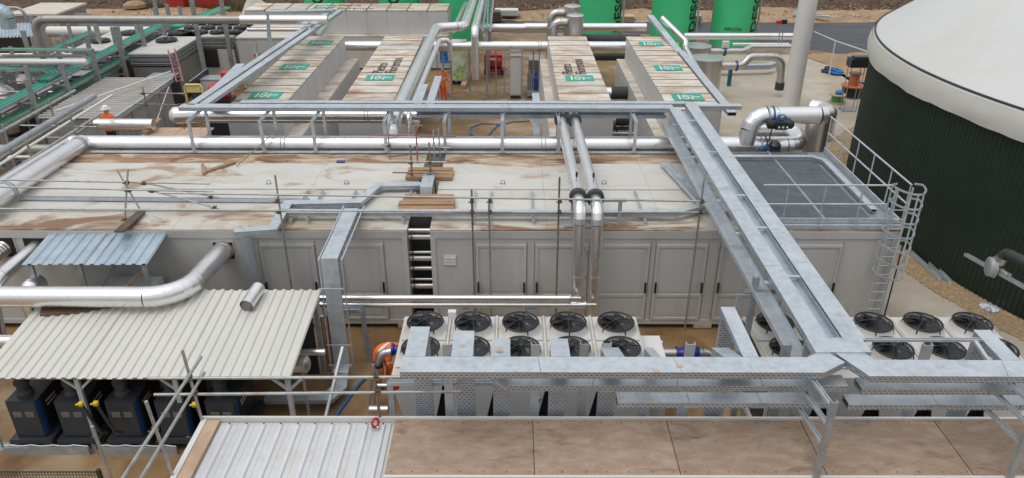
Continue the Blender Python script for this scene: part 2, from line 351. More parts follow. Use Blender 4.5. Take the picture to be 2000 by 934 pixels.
def tray(name, label, pts, w, h=.10, mt='galv', side='galvperf', lid=True, lidlen=2.9, group=None, cat='cable tray', parent=None, cables=None):
    """cable tray along points: channel with perforated sides, lids laid end to end"""
    pts = [V(p) for p in pts]
    t = parent or thing(name, label, cat, group, tuple(pts[0]-V((0, 0, h))))
    n = len(pts); up = V((0, 0, 1)); offs = []
    for i in range(n):
        d0 = (pts[i]-pts[i-1]).normalized() if i else None
        d1 = (pts[i+1]-pts[i]).normalized() if i < n-1 else None
        def lat(d):
            a = d.cross(up)
            return a.normalized() if a.length > .05 else None
        a0 = lat(d0) if d0 else None; a1 = lat(d1) if d1 else None
        if a0 is None: a0 = a1
        if a1 is None: a1 = a0
        if a0 is None: a0 = a1 = V((1, 0, 0))
        a = (a0+a1); a = a.normalized() if a.length > .01 else a0
        offs.append(a/max(.35, a.dot(a0)))
    nrm = []
    for i in range(n):
        ds = [(pts[j+1]-pts[j]).normalized() for j in (i-1, i) if 0 <= j < n-1]
        q = V((0, 0, 0)); nn = []
        for d in ds:
            a = offs[i].normalized(); nn.append(a.cross(d).normalized())
        q = sum(nn, V((0, 0, 0))); q = q.normalized() if q.length > .1 else nn[0]
        nrm.append(q/max(.4, q.dot(nn[0])))
    ch = MB(); T = .012
    for i in range(n-1):
        a, b = pts[i], pts[i+1]
        def c(p, k, s, dz): return p+offs[k]*(s*w/2)+nrm[k]*dz
        for s0, s1, z0, z1 in ((-1, 1, -h, -h+T), (-1, -1+2*T/w, -h+T, -.004), (1-2*T/w, 1, -h+T, -.004)):
            vs = [c(a, i, s0, z0), c(a, i, s1, z0), c(a, i, s1, z1), c(a, i, s0, z1), c(b, i+1, s0, z0), c(b, i+1, s1, z0), c(b, i+1, s1, z1), c(b, i+1, s0, z1)]
            ch.add(vs, [(0, 1, 2, 3), (7, 6, 5, 4), (0, 4, 5, 1), (1, 5, 6, 2), (2, 6, 7, 3), (3, 7, 4, 0)])
    ch.build('channel', side, t)
    for i in range(n-1):
        if not (lid if isinstance(lid, bool) else lid[i]): continue
        L = (pts[i+1]-pts[i]).length; k = max(1, round(L/lidlen))
        for j in range(k):
            f0, f1 = j/k, (j+1)/k; g = .004/L
            def pt(f, s, dz):
                f2 = min(max(f, 0), 1); o = offs[i].lerp(offs[i+1], f2); q = nrm[i].lerp(nrm[i+1], f2)
                return pts[i].lerp(pts[i+1], f2)+o*(s*(w/2+.012))+q*dz
            f0 += g*(j > 0); f1 -= g*(j < k-1)
            if j and (pts[i+1]-pts[i]).normalized().z > -.5:
                dd = (pts[i+1]-pts[i]).normalized(); c0 = pts[i].lerp(pts[i+1], f0)
                for s in (-1, 1): MB().bar(c0-dd*.11+offs[i].normalized()*(s*(w/2+.009))-nrm[i].normalized()*(h*.5), c0+dd*.11+offs[i].normalized()*(s*(w/2+.009))-nrm[i].normalized()*(h*.5), .01, h*.8).build('splice_plate', 'galvold', t)
            vs = [pt(f, s, z) for f in (f0, f1) for z in (0, .012) for s in (-1, 1)]
            MB().add(vs, [(0, 1, 3, 2), (5, 4, 6, 7), (0, 4, 5, 1), (2, 3, 7, 6), (0, 2, 6, 4), (1, 5, 7, 3)]).build('lid', mt, t)
    if cables:
        k = max(3, int(w/.06))
        for ci, cm in enumerate(cables):
            mb = MB()
            for j in range(k):
                if j % len(cables) != ci: continue
                s = -1+2*(j+.7)/(k+.4)
                mb.path([pts[i]+offs[i]*(s*w/2)-nrm[i]*(h*.45) for i in range(n)], .026, 6)
            mb.build('cable_bundle', cm, t)
    return t

def corr(name, p00, p10, p01, p11, n, amp, mt, parent, sheets=1, flat=.5, t=.006, lap=.01):
    """profiled sheet: p00-p10 is the edge across the ribs, p00-p01 runs along them; one object per sheet"""
    p00, p10, p01, p11 = map(V, (p00, p10, p01, p11)); nz = (p10-p00).cross(p01-p00).normalized()
    if nz.z < 0: nz = -nz
    prof = [(0, 0), (flat, 0), (flat+.12, 1), (.88, 1)]
    for sidx in range(sheets):
        a, b = sidx*n//sheets, (sidx+1)*n//sheets; ss = []
        for i in range(a, b):
            for f, h in prof: ss.append(((i+f)/n, h))
        ss.append((b/n, 0)); mb = MB(); vs = []; k = len(ss); lift = nz*(lap*(sidx % 2))
        for dz in (0, -t):
            for A, B in ((p00, p10), (p01, p11)):
                for s_, h in ss: vs.append(A.lerp(B, s_)+nz*(h*amp+dz)+lift)
        fs = []
        for i in range(k-1):
            fs.append((i, i+1, k+i+1, k+i)); fs.append((2*k+i, 3*k+i, 3*k+i+1, 2*k+i+1))
            fs.append((i, 2*k+i, 2*k+i+1, i+1)); fs.append((k+i, k+i+1, 3*k+i+1, 3*k+i))
        fs += [(0, k, 3*k, 2*k), (k-1, 3*k-1, 4*k-1, 2*k-1)]
        mb.add(vs, fs).build(name, mt, parent)

def text_mesh(txt, size, fn, mt, name, parent, bold=.0):
    """lettering as a thin mesh; fn maps flat text coordinates to the surface"""
    cu = bpy.data.curves.new('lettering', 'FONT'); cu.body = txt; cu.size = size; cu.offset = bold; cu.resolution_u = 3
    o = bpy.data.objects.new('lettering_tmp', cu); C.objects.link(o)
    dg = bpy.context.evaluated_depsgraph_get(); me = bpy.data.meshes.new_from_object(o.evaluated_get(dg))
    bpy.data.objects.remove(o); bpy.data.curves.remove(cu)
    import bmesh
    bm = bmesh.new(); bm.from_mesh(me)
    bmesh.ops.subdivide_edges(bm, edges=[e for e in bm.edges if e.calc_length() > size*.25], cuts=2)
    for v in bm.verts: v.co = fn(v.co.x, v.co.y)
    bm.to_mesh(me); bm.free(); me.materials.clear(); me.materials.append(M[mt])
    return link(name, me, parent)
# ------------------------------------------------------------------ ground, roads, banks
struct('ground', MB().box(-150, 150, -80, 42, -.5, 0), 'concrete')
def sheet(name, poly, z, mt):
    return struct(name, MB().prism([(p[0], p[1]) for p in poly], z-.05, z), mt)
sheet('concrete_pad', [(12.4, -12), (40, -12), (40, 27), (22.2, 27), (20.6, 31.6), (9.7, 31.6), (9.7, 8.6), (12.4, 8.6)], .02, 'pad')
sheet('asphalt_road', [(-60, 39.6), (10, 38.0), (17.5, 36.6), (23.5, 31.8), (45, 27.6), (80, 27.6), (80, 41.5), (-60, 44.6)], .012, 'asphalt')
def terrain(name, x0, x1, y0, y1, nx, ny, fn, mt):
    mb = MB(); vs = [(x0+(x1-x0)*i/nx, y0+(y1-y0)*j/ny) for j in range(ny+1) for i in range(nx+1)]
    mb.add([(x, y, fn(x, y)) for x, y in vs], [(j*(nx+1)+i, j*(nx+1)+i+1, (j+1)*(nx+1)+i+1, (j+1)*(nx+1)+i) for j in range(ny) for i in range(nx)], True)
    return struct(name, mb, mt)
from mathutils import noise as NZ
def nz(x, y, s, k=0): return NZ.noise(V((x*s, y*s, k)))
def smooth(a, b, t): t = min(max((t-a)/(b-a), 0), 1); return t*t*(3-2*t)
terrain('field', -90, 90, 44.5, 110, 200, 90, lambda x, y: -.08+.6*smooth(45.4, 49.5, y)+.16*nz(x, y, .7)+.22*nz(x, y, .25, 3)+.05*(y-50 if y > 50 else 0), 'soil')
terrain('sand_bank', -70, 70, 40.9, 49.2, 220, 30, lambda x, y: -.06+max(0, .32+.55*nz(x, y, .22, 5)+.22*nz(x, y, .8, 8))*smooth(41.2, 43.4, y)*(1-smooth(45.4, 47.6, y+1.2*nz(x, 0, .2)))*(1 if x > -9 else .8), 'sand')
sheet('sandy_strip', [(21.2, 31.4), (20.9, 30.8), (22.6, 26.6), (22.6, 21), (30, 14), (45, 14), (45, 27.8), (24.2, 31.4)], .05, 'sand')
terrain('sand_mound', 21.5, 34, 24.5, 31.8, 50, 30, lambda x, y: .02+max(0, .55+.3*nz(x, y, .6))*smooth(21.8, 24.5, x-.25*(31-y)+1)*smooth(24.5, 26, y)*(1-smooth(29.6, 31.6, y)), 'sand')
# rough grass beside the sand: many blades
mb = MB()
for _ in range(5200):
    x = random.uniform(-29, -13); y = 46.6+random.gauss(0, .55)+.5*nz(x, 0, .3); z = .18
    a = random.uniform(0, 6.28); h = random.uniform(.12, .4); wd = .03
    mb.add([(x-wd*math.cos(a), y-wd*math.sin(a), z-.1), (x+wd*math.cos(a), y+wd*math.sin(a), z-.1), (x+random.gauss(0, .1), y+random.gauss(0, .1), z+h)], [(0, 1, 2)])
tag(mb.build('grass', 'grass'), 'strip of rough green grass along the foot of the far soil bank', 'grass', kind='stuff')
# clods and stones of the far bank
mb = MB()
def stone(mb, c, s):
    v = [(c[0]+s*random.uniform(.6, 1.2)*a, c[1]+s*random.uniform(.6, 1.2)*b, c[2]+s*random.uniform(.4, .9)*d) for a, b, d in ((1, 0, 0), (-1, 0, 0), (0, 1, 0), (0, -1, 0), (0, 0, 1), (0, 0, -1))]
    mb.add(v, [(0, 2, 4), (2, 1, 4), (1, 3, 4), (3, 0, 4), (2, 0, 5), (1, 2, 5), (3, 1, 5), (0, 3, 5)])
for _ in range(5200):
    x = random.uniform(-36, 42); y = random.uniform(46.4, 56)
    stone(mb, (x, y, -.08+.6*smooth(45.4, 49.5, y)+.16*nz(x, y, .7)+.22*nz(x, y, .25, 3)+.05*(y-50 if y > 50 else 0)), random.uniform(.04, .15))
tag(mb.build('soil_clods', 'soil'), 'dark clods and stones scattered over the far ploughed bank', 'soil', kind='stuff')
mb = MB()
for _ in range(1500):
    x = random.uniform(-30, 36); y = random.uniform(42.5, 50)
    stone(mb, (x, y, .25), random.uniform(.05, .13))
tag(mb.build('bank_stones', 'sand'), 'pale stones lying along the sandy bank by the road', 'stones', kind='stuff')

# ------------------------------------------------------------------ the round digester tank on the right
TC = V((29.12, 6.69, 0)); TR = 14.0; HZ = 4.96
tank = thing('digester_tank', 'huge round dark green ribbed tank under a white membrane dome', 'tank', None, tuple(TC))
mb = MB(); N = 2*math.pi; nr = 560; rings = []
for z in (0, HZ+.5):
    ring = []
    for i in range(nr):
        for f, dr in ((0, 0), (.55, 0), (.68, .035), (.87, .035)):
            a = N*(i+f)/nr; ring.append(TC+V(((TR+dr)*math.cos(a), (TR+dr)*math.sin(a), z)))
    rings.append(ring)
mb.loft(rings, False, False); mb.build('ribbed_wall', 'tankgreen', tank)
mb = MB(); rings = []
nseg = 260
for k in range(15):
    t = k/14; rr = (TR+.12)*(1-t*.995)
    zz = HZ+.64+5.4*(1-(rr/(TR+.12))**2)
    rings.append([TC+V((rr*math.cos(N*i/nseg), rr*math.sin(N*i/nseg), zz)) for i in range(nseg)])
mb.loft(rings, True); mb.build('membrane_dome', 'membrane', tank)
mb = MB(); rings = []
for k in range(6):
    t = k/5
    rings.append([TC+V(((TR+.14+.09*math.sin(t*2.4)+.04*t*nz(i*.25, k*.5, 1))*math.cos(N*i/nseg), (TR+.14+.09*math.sin(t*2.4)+.04*t*nz(i*.25, k*.5, 1))*math.sin(N*i/nseg), HZ+.66-(.72+.08*nz(i*.12, 0, 1, 4)+.05*nz(i*.5, 2, 1))*t)) for i in range(nseg)])
mb.loft(rings, False); mb.build('membrane_hem', 'hem', tank)
MB().torus(TC+V((0, 0, HZ+.72)), (0, 0, 1), TR+.06, .035, 200, 6).build('clamp_rail', 'rubber', tank)
# gravel margin round the tank
mb = MB(); vs = []; 
a0, a1, ns = R(130), R(235), 90
for rr in (TR-.3, TR+1.0):
    for i in range(ns+1):
        a = a0+(a1-a0)*i/ns; q = rr+(.12*nz(i*.35, 1, 1) if rr > TR else 0); vs.append(TC+V((q*math.cos(a), q*math.sin(a), .035)))
mb.add(vs, [(i, i+1, ns+2+i, ns+1+i) for i in range(ns)])
struct('gravel_margin', mb, 'gravel')
mb = MB()
for _ in range(9000):
    a = random.uniform(R(150), R(222)); q = TR+random.uniform(.04, 1.02)+random.gauss(0, .03)
    stone(mb, TC+V((q*math.cos(a), q*math.sin(a), .04)), random.uniform(.015, .042))
tag(mb.build('gravel', 'gravel'), 'loose brown gravel strip round the foot of the dark green tank', 'gravel', kind='stuff')
# blower on its bracket at the right edge
b = thing('tank_blower', 'grey blower with black hose on a steel arm beside the dark green tank', 'blower', None, tuple(P(1950, 520, x=14.9)))
c = P(1943, 520, x=14.95)
MB().ubar(P(1886, 497, x=14.95), P(2012, 567, x=14.95), .09, .09).build('support_arm', 'galv', b)
mb = MB(); mb.lathe(c+V((-.22, .0, 0)), [(.2, 0), (.26, .03), (.26, .16), (.29, .165), (.29, .2), (.2, .24)], 24, (1, -.3, 0)); mb.build('fan_casing', 'galvold', b)
MB().tube(c, c+V((.05, -.55, .02)), .075, 14).build('motor', 'inox', b)
pipe('', '', [c+V((0, -.1, .2)), c+V((.05, -.15, .5)), c+V((.2, -1.4, .66))], .13, 'rubber', .25, parent=b, sect=0)
MB().tube(c+V((0, -.1, .16)), c+V((.03, -.13, .34)), .15, 16).build('hose_collar', 'inox', b)
# grey motor box on a stand, far beside the tank
b = thing('gas_control_box', 'small grey control box on thin legs beside the far side of the tank', 'control box', None, tuple(P(1676, 150, z=.05)))
c = P(1676, 122, x=19.2)
mb = MB(); mb.box(c.x-.45, c.x+.4, c.y-.3, c.y+.3, c.z-.2, c.z+.22); mb.box(c.x-.3, c.x+.5, c.y-.2, c.y+.2, c.z+.22, c.z+.3); mb.build('box', 'compressor', b)
for dx in (-.35, .3):
    for dy in (-.2, .2): MB().tube((c.x+dx, c.y+dy, .05), (c.x+dx, c.y+dy, c.z-.2), .02, 6).build('leg', 'galvold', b)
# loose channel offcuts lying at the tank foot
for k, (u0, v0, u1, v1) in enumerate(((1776, 492, 1835, 545), (1790, 487, 1856, 552))):
    a, e = P(u0, v0, z=.1), P(u1, v1, z=.1)
    tag(MB().ubar(a, e, .14, .12, .02).build('steel_channel', 'galv'), ('shorter' if k == 0 else 'longer')+' steel channel lying on the gravel at the foot of the green tank', 'channel')
c = P(1932, 601, z=.06)
mb = MB(); n = 22
top = c+V((0, 0, .10)); ring = [c+V((.26*(1+.05*(i % 2))*math.cos(N*i/n), .26*(1+.05*(i % 2))*math.sin(N*i/n), .03*(i % 2))) for i in range(n)]
mb.add(ring+[top], [(i, (i+1) % n, n) for i in range(n)])
mb.lathe(c+V((0, 0, -.06)), [(.25, 0), (.25, .06)], n)
tag(mb.build('ribbed_disc', 'galv'), 'round ribbed metal cap lying on the gravel near the green tank', 'cap')

# ------------------------------------------------------------------ the two long grey containers
Z0, Z1 = .15, 3.05; YB = 5.45
def doorset(t, doors, handles, vlow=True):
    for (u0, u1), hd in zip(doors, handles):
        a, b_ = P(u0, 470, y=0), P(u1, 470, y=0); x0, x1 = a.x, b_.x; zt, zb = 2.62, .30
        d = MB().box(x0, x1, -.022, .01, zb, zt).build('door', 'wall', t)
        fr = MB()
        for q in ((x0, x0+.07, zb, zt), (x1-.07, x1, zb, zt)): fr.box(q[0], q[1], -.05, -.022, q[2], q[3])
        for z in (zb, 1.04, zt-.07): fr.box(x0+.07, x1-.07, -.05, -.022, z, z+.07)
        fr.build('door_frame', 'wall', d)
        fr = MB()
        for za, zc in ((zb+.16, .96), (1.2, zt-.16)):
            fr.box(x0+.16, x1-.16, -.034, -.022, za, zc)
        fr.build('raised_panel', 'wall', d)
        hx = x1-.03 if hd[0] == 'l' else x0+.03
        if len(hd) == 1:
            for zz in (.55, 1.6, 2.35): MB().tube((hx, -.06, zz), (hx, -.06, zz+.12), .018, 8).build('hinge', 'galvold', d)
        MB().box(x0-.03, x0-.018, -.012, 0, .28, 2.72).build('frame_joint', 'brownpipe', d); MB().box(x1+.018, x1+.03, -.012, 0, .28, 2.72).build('frame_joint', 'brownpipe', d)
        for s in hd:
            xh = x0+.05 if s == 'l' else x1-.05; mb = MB()
            mb.box(xh-.02, xh+.02, -.10, -.05, 1.22, 1.26); mb.box(xh-.02, xh+.02, -.10, -.05, 1.46, 1.50)
            mb.bar((xh, -.10, 1.2), (xh, -.10, 1.5), .05, .035); mb.build('handle', 'black', d)
def container(name, label, x0, x1, holes=()):
    t = thing(name, label, 'container', None, ((x0+x1)/2, 0, 0))
    mb = MB(); mb.box(x0, x1, 0, YB, Z0, Z1-.03); mb.build('body', 'wall', t)
    # roof: long strips stepped by a few centimetres, cream with muddy edge strips
    strips = [(-.012, 1.06, 0, 'midroof'), (1.07, 2.48, .045, 'cream'), (2.49, 4.02, .075, 'cream'), (4.03, 4.55, .05, 'cream'), (4.56, YB, .012, 'rusty')]
    for y0, y1, dz, mt in strips:
        k = 4; 
        for i in range(k):
            xa, xb = x0+(x1-x0)*i/k-(.012 if i == 0 else 0), x0+(x1-x0)*(i+1)/k+(.012 if i == k-1 else 0)
            MB().box(xa, xb-(.006 if i < k-1 else 0), y0, y1, Z1-.03, Z1+dz).build('roof_panel', mt, t)
    # top rail, bottom rail, corner posts
    mb = MB(); mb.box(x0-.005, x1+.005, -.035, 0, Z1-.24, Z1-.035); mb.build('top_rail', 'wall', t)
    mb = MB(); mb.box(x0-.005, x1+.005, -.03, 0, Z0, Z0+.13); mb.build('bottom_rail', 'wall', t)
    for xa in (x0, x1-.12): MB().box(xa-.004, xa+.124, -.042, 0, Z0+.13, Z1-.24).build('corner_post', 'wall', t)
    for i in range(6):
        xa = x0+.2+(x1-x0-.6)*i/5; MB().box(xa, xa+.5, .1, .6, .0, Z0).build('support_block', 'palewood', t)
        MB().box(xa, xa+.5, -.06, .1, .03, Z0-.01).build('support_block', 'palewood', t)
    for (u, v, w, h) in holes:
        c = P(u, v, y=0); MB().box(c.x-w/2, c.x+w/2, -.006, .0, c.z-h/2, c.z+h/2).build('wall_opening', 'dark', t)
        fr = MB()
        for q in ((-w/2-.03, -w/2, -h/2-.03, h/2+.03), (w/2, w/2+.03, -h/2-.03, h/2+.03), (-w/2, w/2, -h/2-.03, -h/2), (-w/2, w/2, h/2, h/2+.03)):
            fr.box(c.x+q[0], c.x+q[1], -.03, 0, c.z+q[2], c.z+q[3])
        fr.build('opening_trim', 'wall', t)
    return t
cA2 = container('long_container', 'long light grey container with many doors and a steel grating deck on its right end', .0, 12.22)
doorset(cA2, [(929, 1028), (1046, 1150), (1166, 1271), (1284, 1384), (1410, 1515), (1548, 1648)], ['lr', 'l', 'r', 'lr', 'l', 'r'])
cA1 = container('long_container', 'long light grey container with duct openings and a muddy roof, left of the pipe gap', -12.83, -.62,
                [(8, 481, .62, .62), (72, 481, .62, .5), (438, 489, .52, .5)])
doorset(cA1, [(505, 612), (660, 747)], ['lr', 'r'])
c = P(879, 508, y=0)
mb = MB(); mb.box(c.x-.17, c.x+.17, -.03, 0, c.z-.15, c.z+.15); g = mb.build('vent_grille', 'coolergrey', cA2)
for k in range(6): MB().obox((c.x-.15, -.05, c.z-.125+k*.043), (.3, 0, 0), (0, .03, .012), (0, 0, .012)).build('slat', 'white', g)
for cc, us in ((cA1, (525, 677)), (cA2, (982, 1335, 1180))):
    for u in us:
        c = P(u, 359, z=Z1+.08); q = MB(); q.torus(c+V((0, 0, .05)), (0, 1, 0), .06, .014, 14, 6); q.box(c.x-.08, c.x+.08, c.y-.05, c.y+.05, c.z-.02, c.z); q.build('lifting_eye', 'galvold', cc)
# pipes bridging the gap between the containers
t = thing('gap_pipework', 'stack of steel pipes bridging the dark gap between the two long containers', 'pipework', None, (-.31, .3, 0))
for z, r in ((2.92, .06), (2.72, .085), (2.28, .04), (2.08, .085), (1.78, .06), (1.45, .035), (1.22, .085), (.82, .06)):
    MB().tube((-.62, .16+r, z), (0, .16+r, z), r, 14).build('bridging_pipe', 'inox', t)
MB().box(-.62, 0, .5, 1.0, .1, 3.0).build('gap_shade_block', 'dark', t)  # near-black block standing in for the shade deep in the gap
mb = MB(); mb.box(-.5, -.12, .1, .13, .4, .46); mb.box(-.5, -.47, .1, .13, .1, .4); mb.box(-.15, -.12, .1, .13, .1, .4); mb.build('pipe_bracket', 'galvold', t)
MB().tube((-.52, .12, .15), (-.52, .12, 2.9), .012, 6).build('conduit', 'black', t)

# ------------------------------------------------------------------ grating deck, guard rails, ladder with safety cage
XD0, XD1 = 8.75, 12.22
deck = thing('grating_deck', 'grey steel grating deck on the right end of the long container', 'grating', None, (10.5, 2.7, Z1+.08))
DZ = Z1+.16
cols = [(XD0, 10.35), (10.41, 11.6)]; rows = [.32+i*.84 for i in range(7)]
for (xa, xb) in cols:
    base = None
    for i in range(6):
        y0, y1 = rows[i], rows[i+1]-.012
        if base is None:
            mb = MB(); nb = int((xb-xa)/.042)
            for k in range(nb+1):
                x = xa+(xb-xa-.005)*k/nb; mb.box(x, x+.006, y0, y1, DZ-.03, DZ)
            for k in range(9):
                y = y0+(y1-y0-.008)*k/8; mb.box(xa, xb, y, y+.008, DZ-.016, DZ-.003)
            base = mb.mesh('grating_panel', 'grating'); link('grating_panel', base, deck)
        else:
            o = link('grating_panel', base, deck); o.location = (0, y0-rows[0], 0)
            o['label'] = 'grating panel'; del o['label']
MB().box(XD0, 12.18, .3, YB-.02, DZ-.075, DZ-.05).build('under_tray', 'grating', deck)
for x in (10.36, 10.4): MB().box(x-.012, x+.006, .3, YB-.05, DZ-.04, DZ+.012).build('joint_bar', 'galv', deck)
mb = MB(); mb.box(XD0-.35, XD1+.02, .12, .16, Z1+.03, DZ+.12); mb.box(XD1-.02, XD1+.02, .16, YB, Z1+.03, DZ+.12); mb.build('edge_beam', 'galv', deck)
MB().box(XD0-.35, XD1+.03, .0, .09, Z1+.02, Z1+.14).build('front_beam', 'galv', deck)
tray('deck_cable_tray', 'low galvanised cable tray bending round two sides of the grating deck', [(XD0+.3, 4.72, DZ+.09), (11.55, 4.72, DZ+.09), (11.83, 4.4, DZ+.09), (11.83, .75, DZ+.09)], .16, .09, lidlen=1.8)
def rail(name, label, pts, posts, zb=DZ, h=1.1):
    t = thing(name, label, 'guard rail', None, tuple(pts[0]))
    for dz in (h, h*.52): MB().path([V(p)+V((0, 0, dz)) for p in pts], .024, 10).build('rail', 'galv', t)
    for q in posts: 
        MB().tube(V(q)-V((0, 0, .1)), V(q)+V((0, 0, h)), .021, 8).build('post', 'galv', t)
        MB().box(q[0]-.06, q[0]+.06, q[1]-.04, q[1]+.04, q[2]-.1, q[2]-.06).build('base_plate', 'galvold', t)
    return t
rail('guard_rail', 'galvanised guard rail along the near edge of the grating deck', [(XD0-.25, .03, DZ), (XD1-.45, .03, DZ)], [(x, .03, DZ) for x in (9.15, 10.1, 11.05, 11.77)])
rail('guard_rail', 'galvanised guard rail along the grating deck edge facing the green tank', [(XD1+.05, YB+.1, DZ), (XD1+.05, .05, DZ)], [(XD1+.05, y, DZ) for y in (5.5, 4.35, 3.3, 2.25, 1.15, .08)])
lad = thing('caged_ladder', 'galvanised ladder with safety cage hoops at the right end of the container', 'ladder', None, (12.0, -.1, 0))
for x in (11.80, 12.22): MB().box(x-.012, x+.012, -.16, -.10, .2, DZ+1.1).build('stile', 'galv', lad)
for k in range(13): MB().tube((11.8, -.13, .45+k*.27), (12.22, -.13, .45+k*.27), .014, 8).build('rung', 'galv', lad)
for k in range(7):
    z = 2.02+k*.40; pts = []
    for i in range(15):
        a = math.pi*(i/14); pts.append((12.01-.38*math.cos(a)*(1), -.20-.62*math.sin(a), z))
    pts = [(11.8, -.13, z)]+pts+[(12.22, -.13, z)]; mb = MB()
    for p, q in zip(pts[:-1], pts[1:]): mb.bar(p, q, .012, .05)
    mb.build('cage_hoop', 'galv', lad)
for i in (2, 5, 7, 9, 12):
    a = math.pi*i/14; x, y = 12.01-.37*math.cos(a), -.20-.61*math.sin(a)
    MB().box(x-.02, x+.02, y-.006, y+.006, 2.02, 4.44).build('cage_strip', 'galv', lad)
MB().tube((12.4, -.05, .02), P(1706, 600, y=-.2)+V((.35, 0, 2.0)), .02, 8).build('stay', 'black', lad)
# ------------------------------------------------------------------ high cable trays and their supports
ZT = 4.3
tray('cable_tray', 'long high cable tray crossing behind the roofs, front one of the pair', [P(352, 207, z=ZT), (7.45, 6.62, ZT)], .40, .12, cat='cable tray')
tray('cable_tray', 'slim high cable tray crossing behind the roofs, rear one of the pair', [P(470, 199, z=ZT), (7.95, 7.08, ZT)], .26, .12)
# lower open tray under them, right half
tray('cable_tray', 'open lower cable tray slung under the high crossing trays, right half', [P(812, 221, z=ZT-.42)+V((0, 0, 0)), P(1300, 222, z=ZT-.42)], .34, .12, lid=False)
# the run coming towards the camera on the right
tray('cable_tray', 'covered cable tray running towards the camera, left of the open middle channel', [(7.46, 6.42, ZT), (7.46, -6.8, ZT)], .33, .13)
tray('cable_tray', 'open galvanised channel between the two covered trays running towards the camera', [(7.765, 6.6, ZT-.02), (7.765, -6.8, ZT-.02)], .23, .13, lid=False)
tray('cable_tray', 'covered cable tray running towards the camera, right of the open middle channel', [(8.09, 7.0, ZT), (8.09, -6.8, ZT)], .36, .13)
tray('cable_tray', 'open tray slung below and left of the covered trays running towards the camera', [(7.22, 6.2, ZT-.40), (7.22, -6.6, ZT-.40)], .34, .12, lid=False, side='galv')
mb = MB(); mb.box(7.26, 8.2, -7.2, -6.79, ZT-.11, ZT+.04)
tag(mb.build('tray_junction_cover', 'galv'), 'flat galvanised cover where the trays from the back meet the front tray', 'tray cover')
mb = MB()
t = thing('tray_spacers', 'set of short cross bars tying the two covered trays together', 'cross bars', None, (7.98, 0, ZT-.2))
for y in (5.2, 2.4, -.6, -2.4, -4.6): MB().box(7.2, 8.3, y, y+.12, ZT-.19, ZT-.155).build('cross_bar', 'galv', t); MB().box(7.64, 7.9, y+.02, y+.10, ZT-.05, ZT-.012).build('strap', 'galv', t)
# trays continuing beyond on the right of the white units
tray('cable_tray', 'galvanised tray running from the back beside the rightmost white unit', [(9.95, 17.6, 3.55), (9.95, 8.35, 3.55)], .30, .12)
tray('cable_tray', 'short covered tray linking the rightmost white unit to the high trays', [(10.15, 8.1, 3.9), (8.5, 8.1, 3.9)], .28, .12)
tray('cable_tray', 'double back tray sloping past the leftmost white unit', [P(372, 205, z=ZT), P(647, 20, z=ZT)], .26, .12)
tray('cable_tray', 'slimmer twin of the double back tray by the leftmost white unit', [P(398, 203, z=ZT), P(664, 20, z=ZT)], .26, .12)
tray('cable_tray', 'small square loop tray standing up at the far end of the double back tray', [P(525, 85, y=14.5), P(520, 22, y=14.5)+V((0, 0, .0)), P(645, 20, y=16.0)], .26, .10)
tray('cable_tray', 'stub tray stepping up beside the yellow stand, nearer one', [P(360, 206, z=ZT-.05)+V((.5, .3, 0)), P(470, 125, z=ZT-.05)], .32, .12)
tray('cable_tray', 'pair of short trays rising between the crossing trays and the long pipe, left one', [(-1.02, 6.9, ZT-.01), (-1.02, 9.3, ZT-.01)], .22, .12)
tray('cable_tray', 'pair of short trays rising between the crossing trays and the long pipe, right one', [(-.62, 6.9, ZT-.01), (-.62, 10.4, ZT-.01)], .24, .12)
tray('cable_tray', 'short tray rising behind the crossing trays in front of the grey cabinet', [(2.95, 6.95, ZT-.01), (2.95, 8.2, ZT-.01)], .22, .12)
# support frames standing on a long beam behind the roofs
beam = MB(); beam.box(-11.6, 8.6, 5.58, 5.61, Z1-.18, Z1+.01); beam.box(-11.6, 8.6, 5.5, 5.69, Z1+.01, Z1+.04); beam.box(-11.6, 8.6, 5.5, 5.69, Z1-.21, Z1-.18)
bt = thing('long_beam', 'long galvanised beam behind the container roofs carrying the pipe frames', 'beam', None, (-1.5, 5.6, 0))
beam.build('beam', 'galvold', bt)
for x in (-11.2, -7, -2.9, 1.2, 5.2, 8.3): MB().box(x-.07, x+.07, 5.5, 5.64, 0, Z1-.21).build('leg', 'galvold', bt)
names = ['leftmost', 'second', 'third', 'fourth', 'fifth', 'sixth', 'seventh', 'rightmost']
for k, u in enumerate((380, 517, 617, 755, 870, 981, 1090, 1238)):
    x = P(u, 303, y=5.52).x
    t = thing('support_portal', names[k]+' of the eight galvanised frames stepping over the long silver pipe'+(', counted from the left' if 0 < k < 7 else ''), 'pipe frame', 'frames over the long silver pipe', (x, 5.52, Z1+.16))
    MB().ubar((x, 5.56, Z1+.06), (x, 5.56, ZT-.13), .10, .06).build('front_post', 'galv', t)
    MB().ubar((x, 5.46, ZT-.16), (x, 7.2, ZT-.16), .09, .06).build('arm', 'galv', t)
    MB().ubar((x+.05, 6.9, .0), (x+.05, 6.9, ZT-.2), .10, .06).build('rear_post', 'galv', t)
    MB().box(x-.10, x+.10, 5.49, 5.67, Z1+.04, Z1+.055).build('base_plate', 'galvold', t)
t = thing('gusset_plate', 'galvanised funnel shaped plate hanging under the crossing trays', 'plate', None, tuple(P(1048, 262, y=6.5)))
a = [P(1032, 232, y=6.5), P(1062, 232, y=6.5), P(1055, 246, y=6.5), P(1054, 264, y=6.5), P(1042, 264, y=6.5), P(1041, 246, y=6.5)]
mb = MB(); mb.add([*a, *[q+V((0, .03, 0)) for q in a]], [tuple(range(6)), tuple(range(11, 5, -1))]+[(i, (i+1) % 6, 6+(i+1) % 6, 6+i) for i in range(6)]); mb.build('plate', 'galv', t)

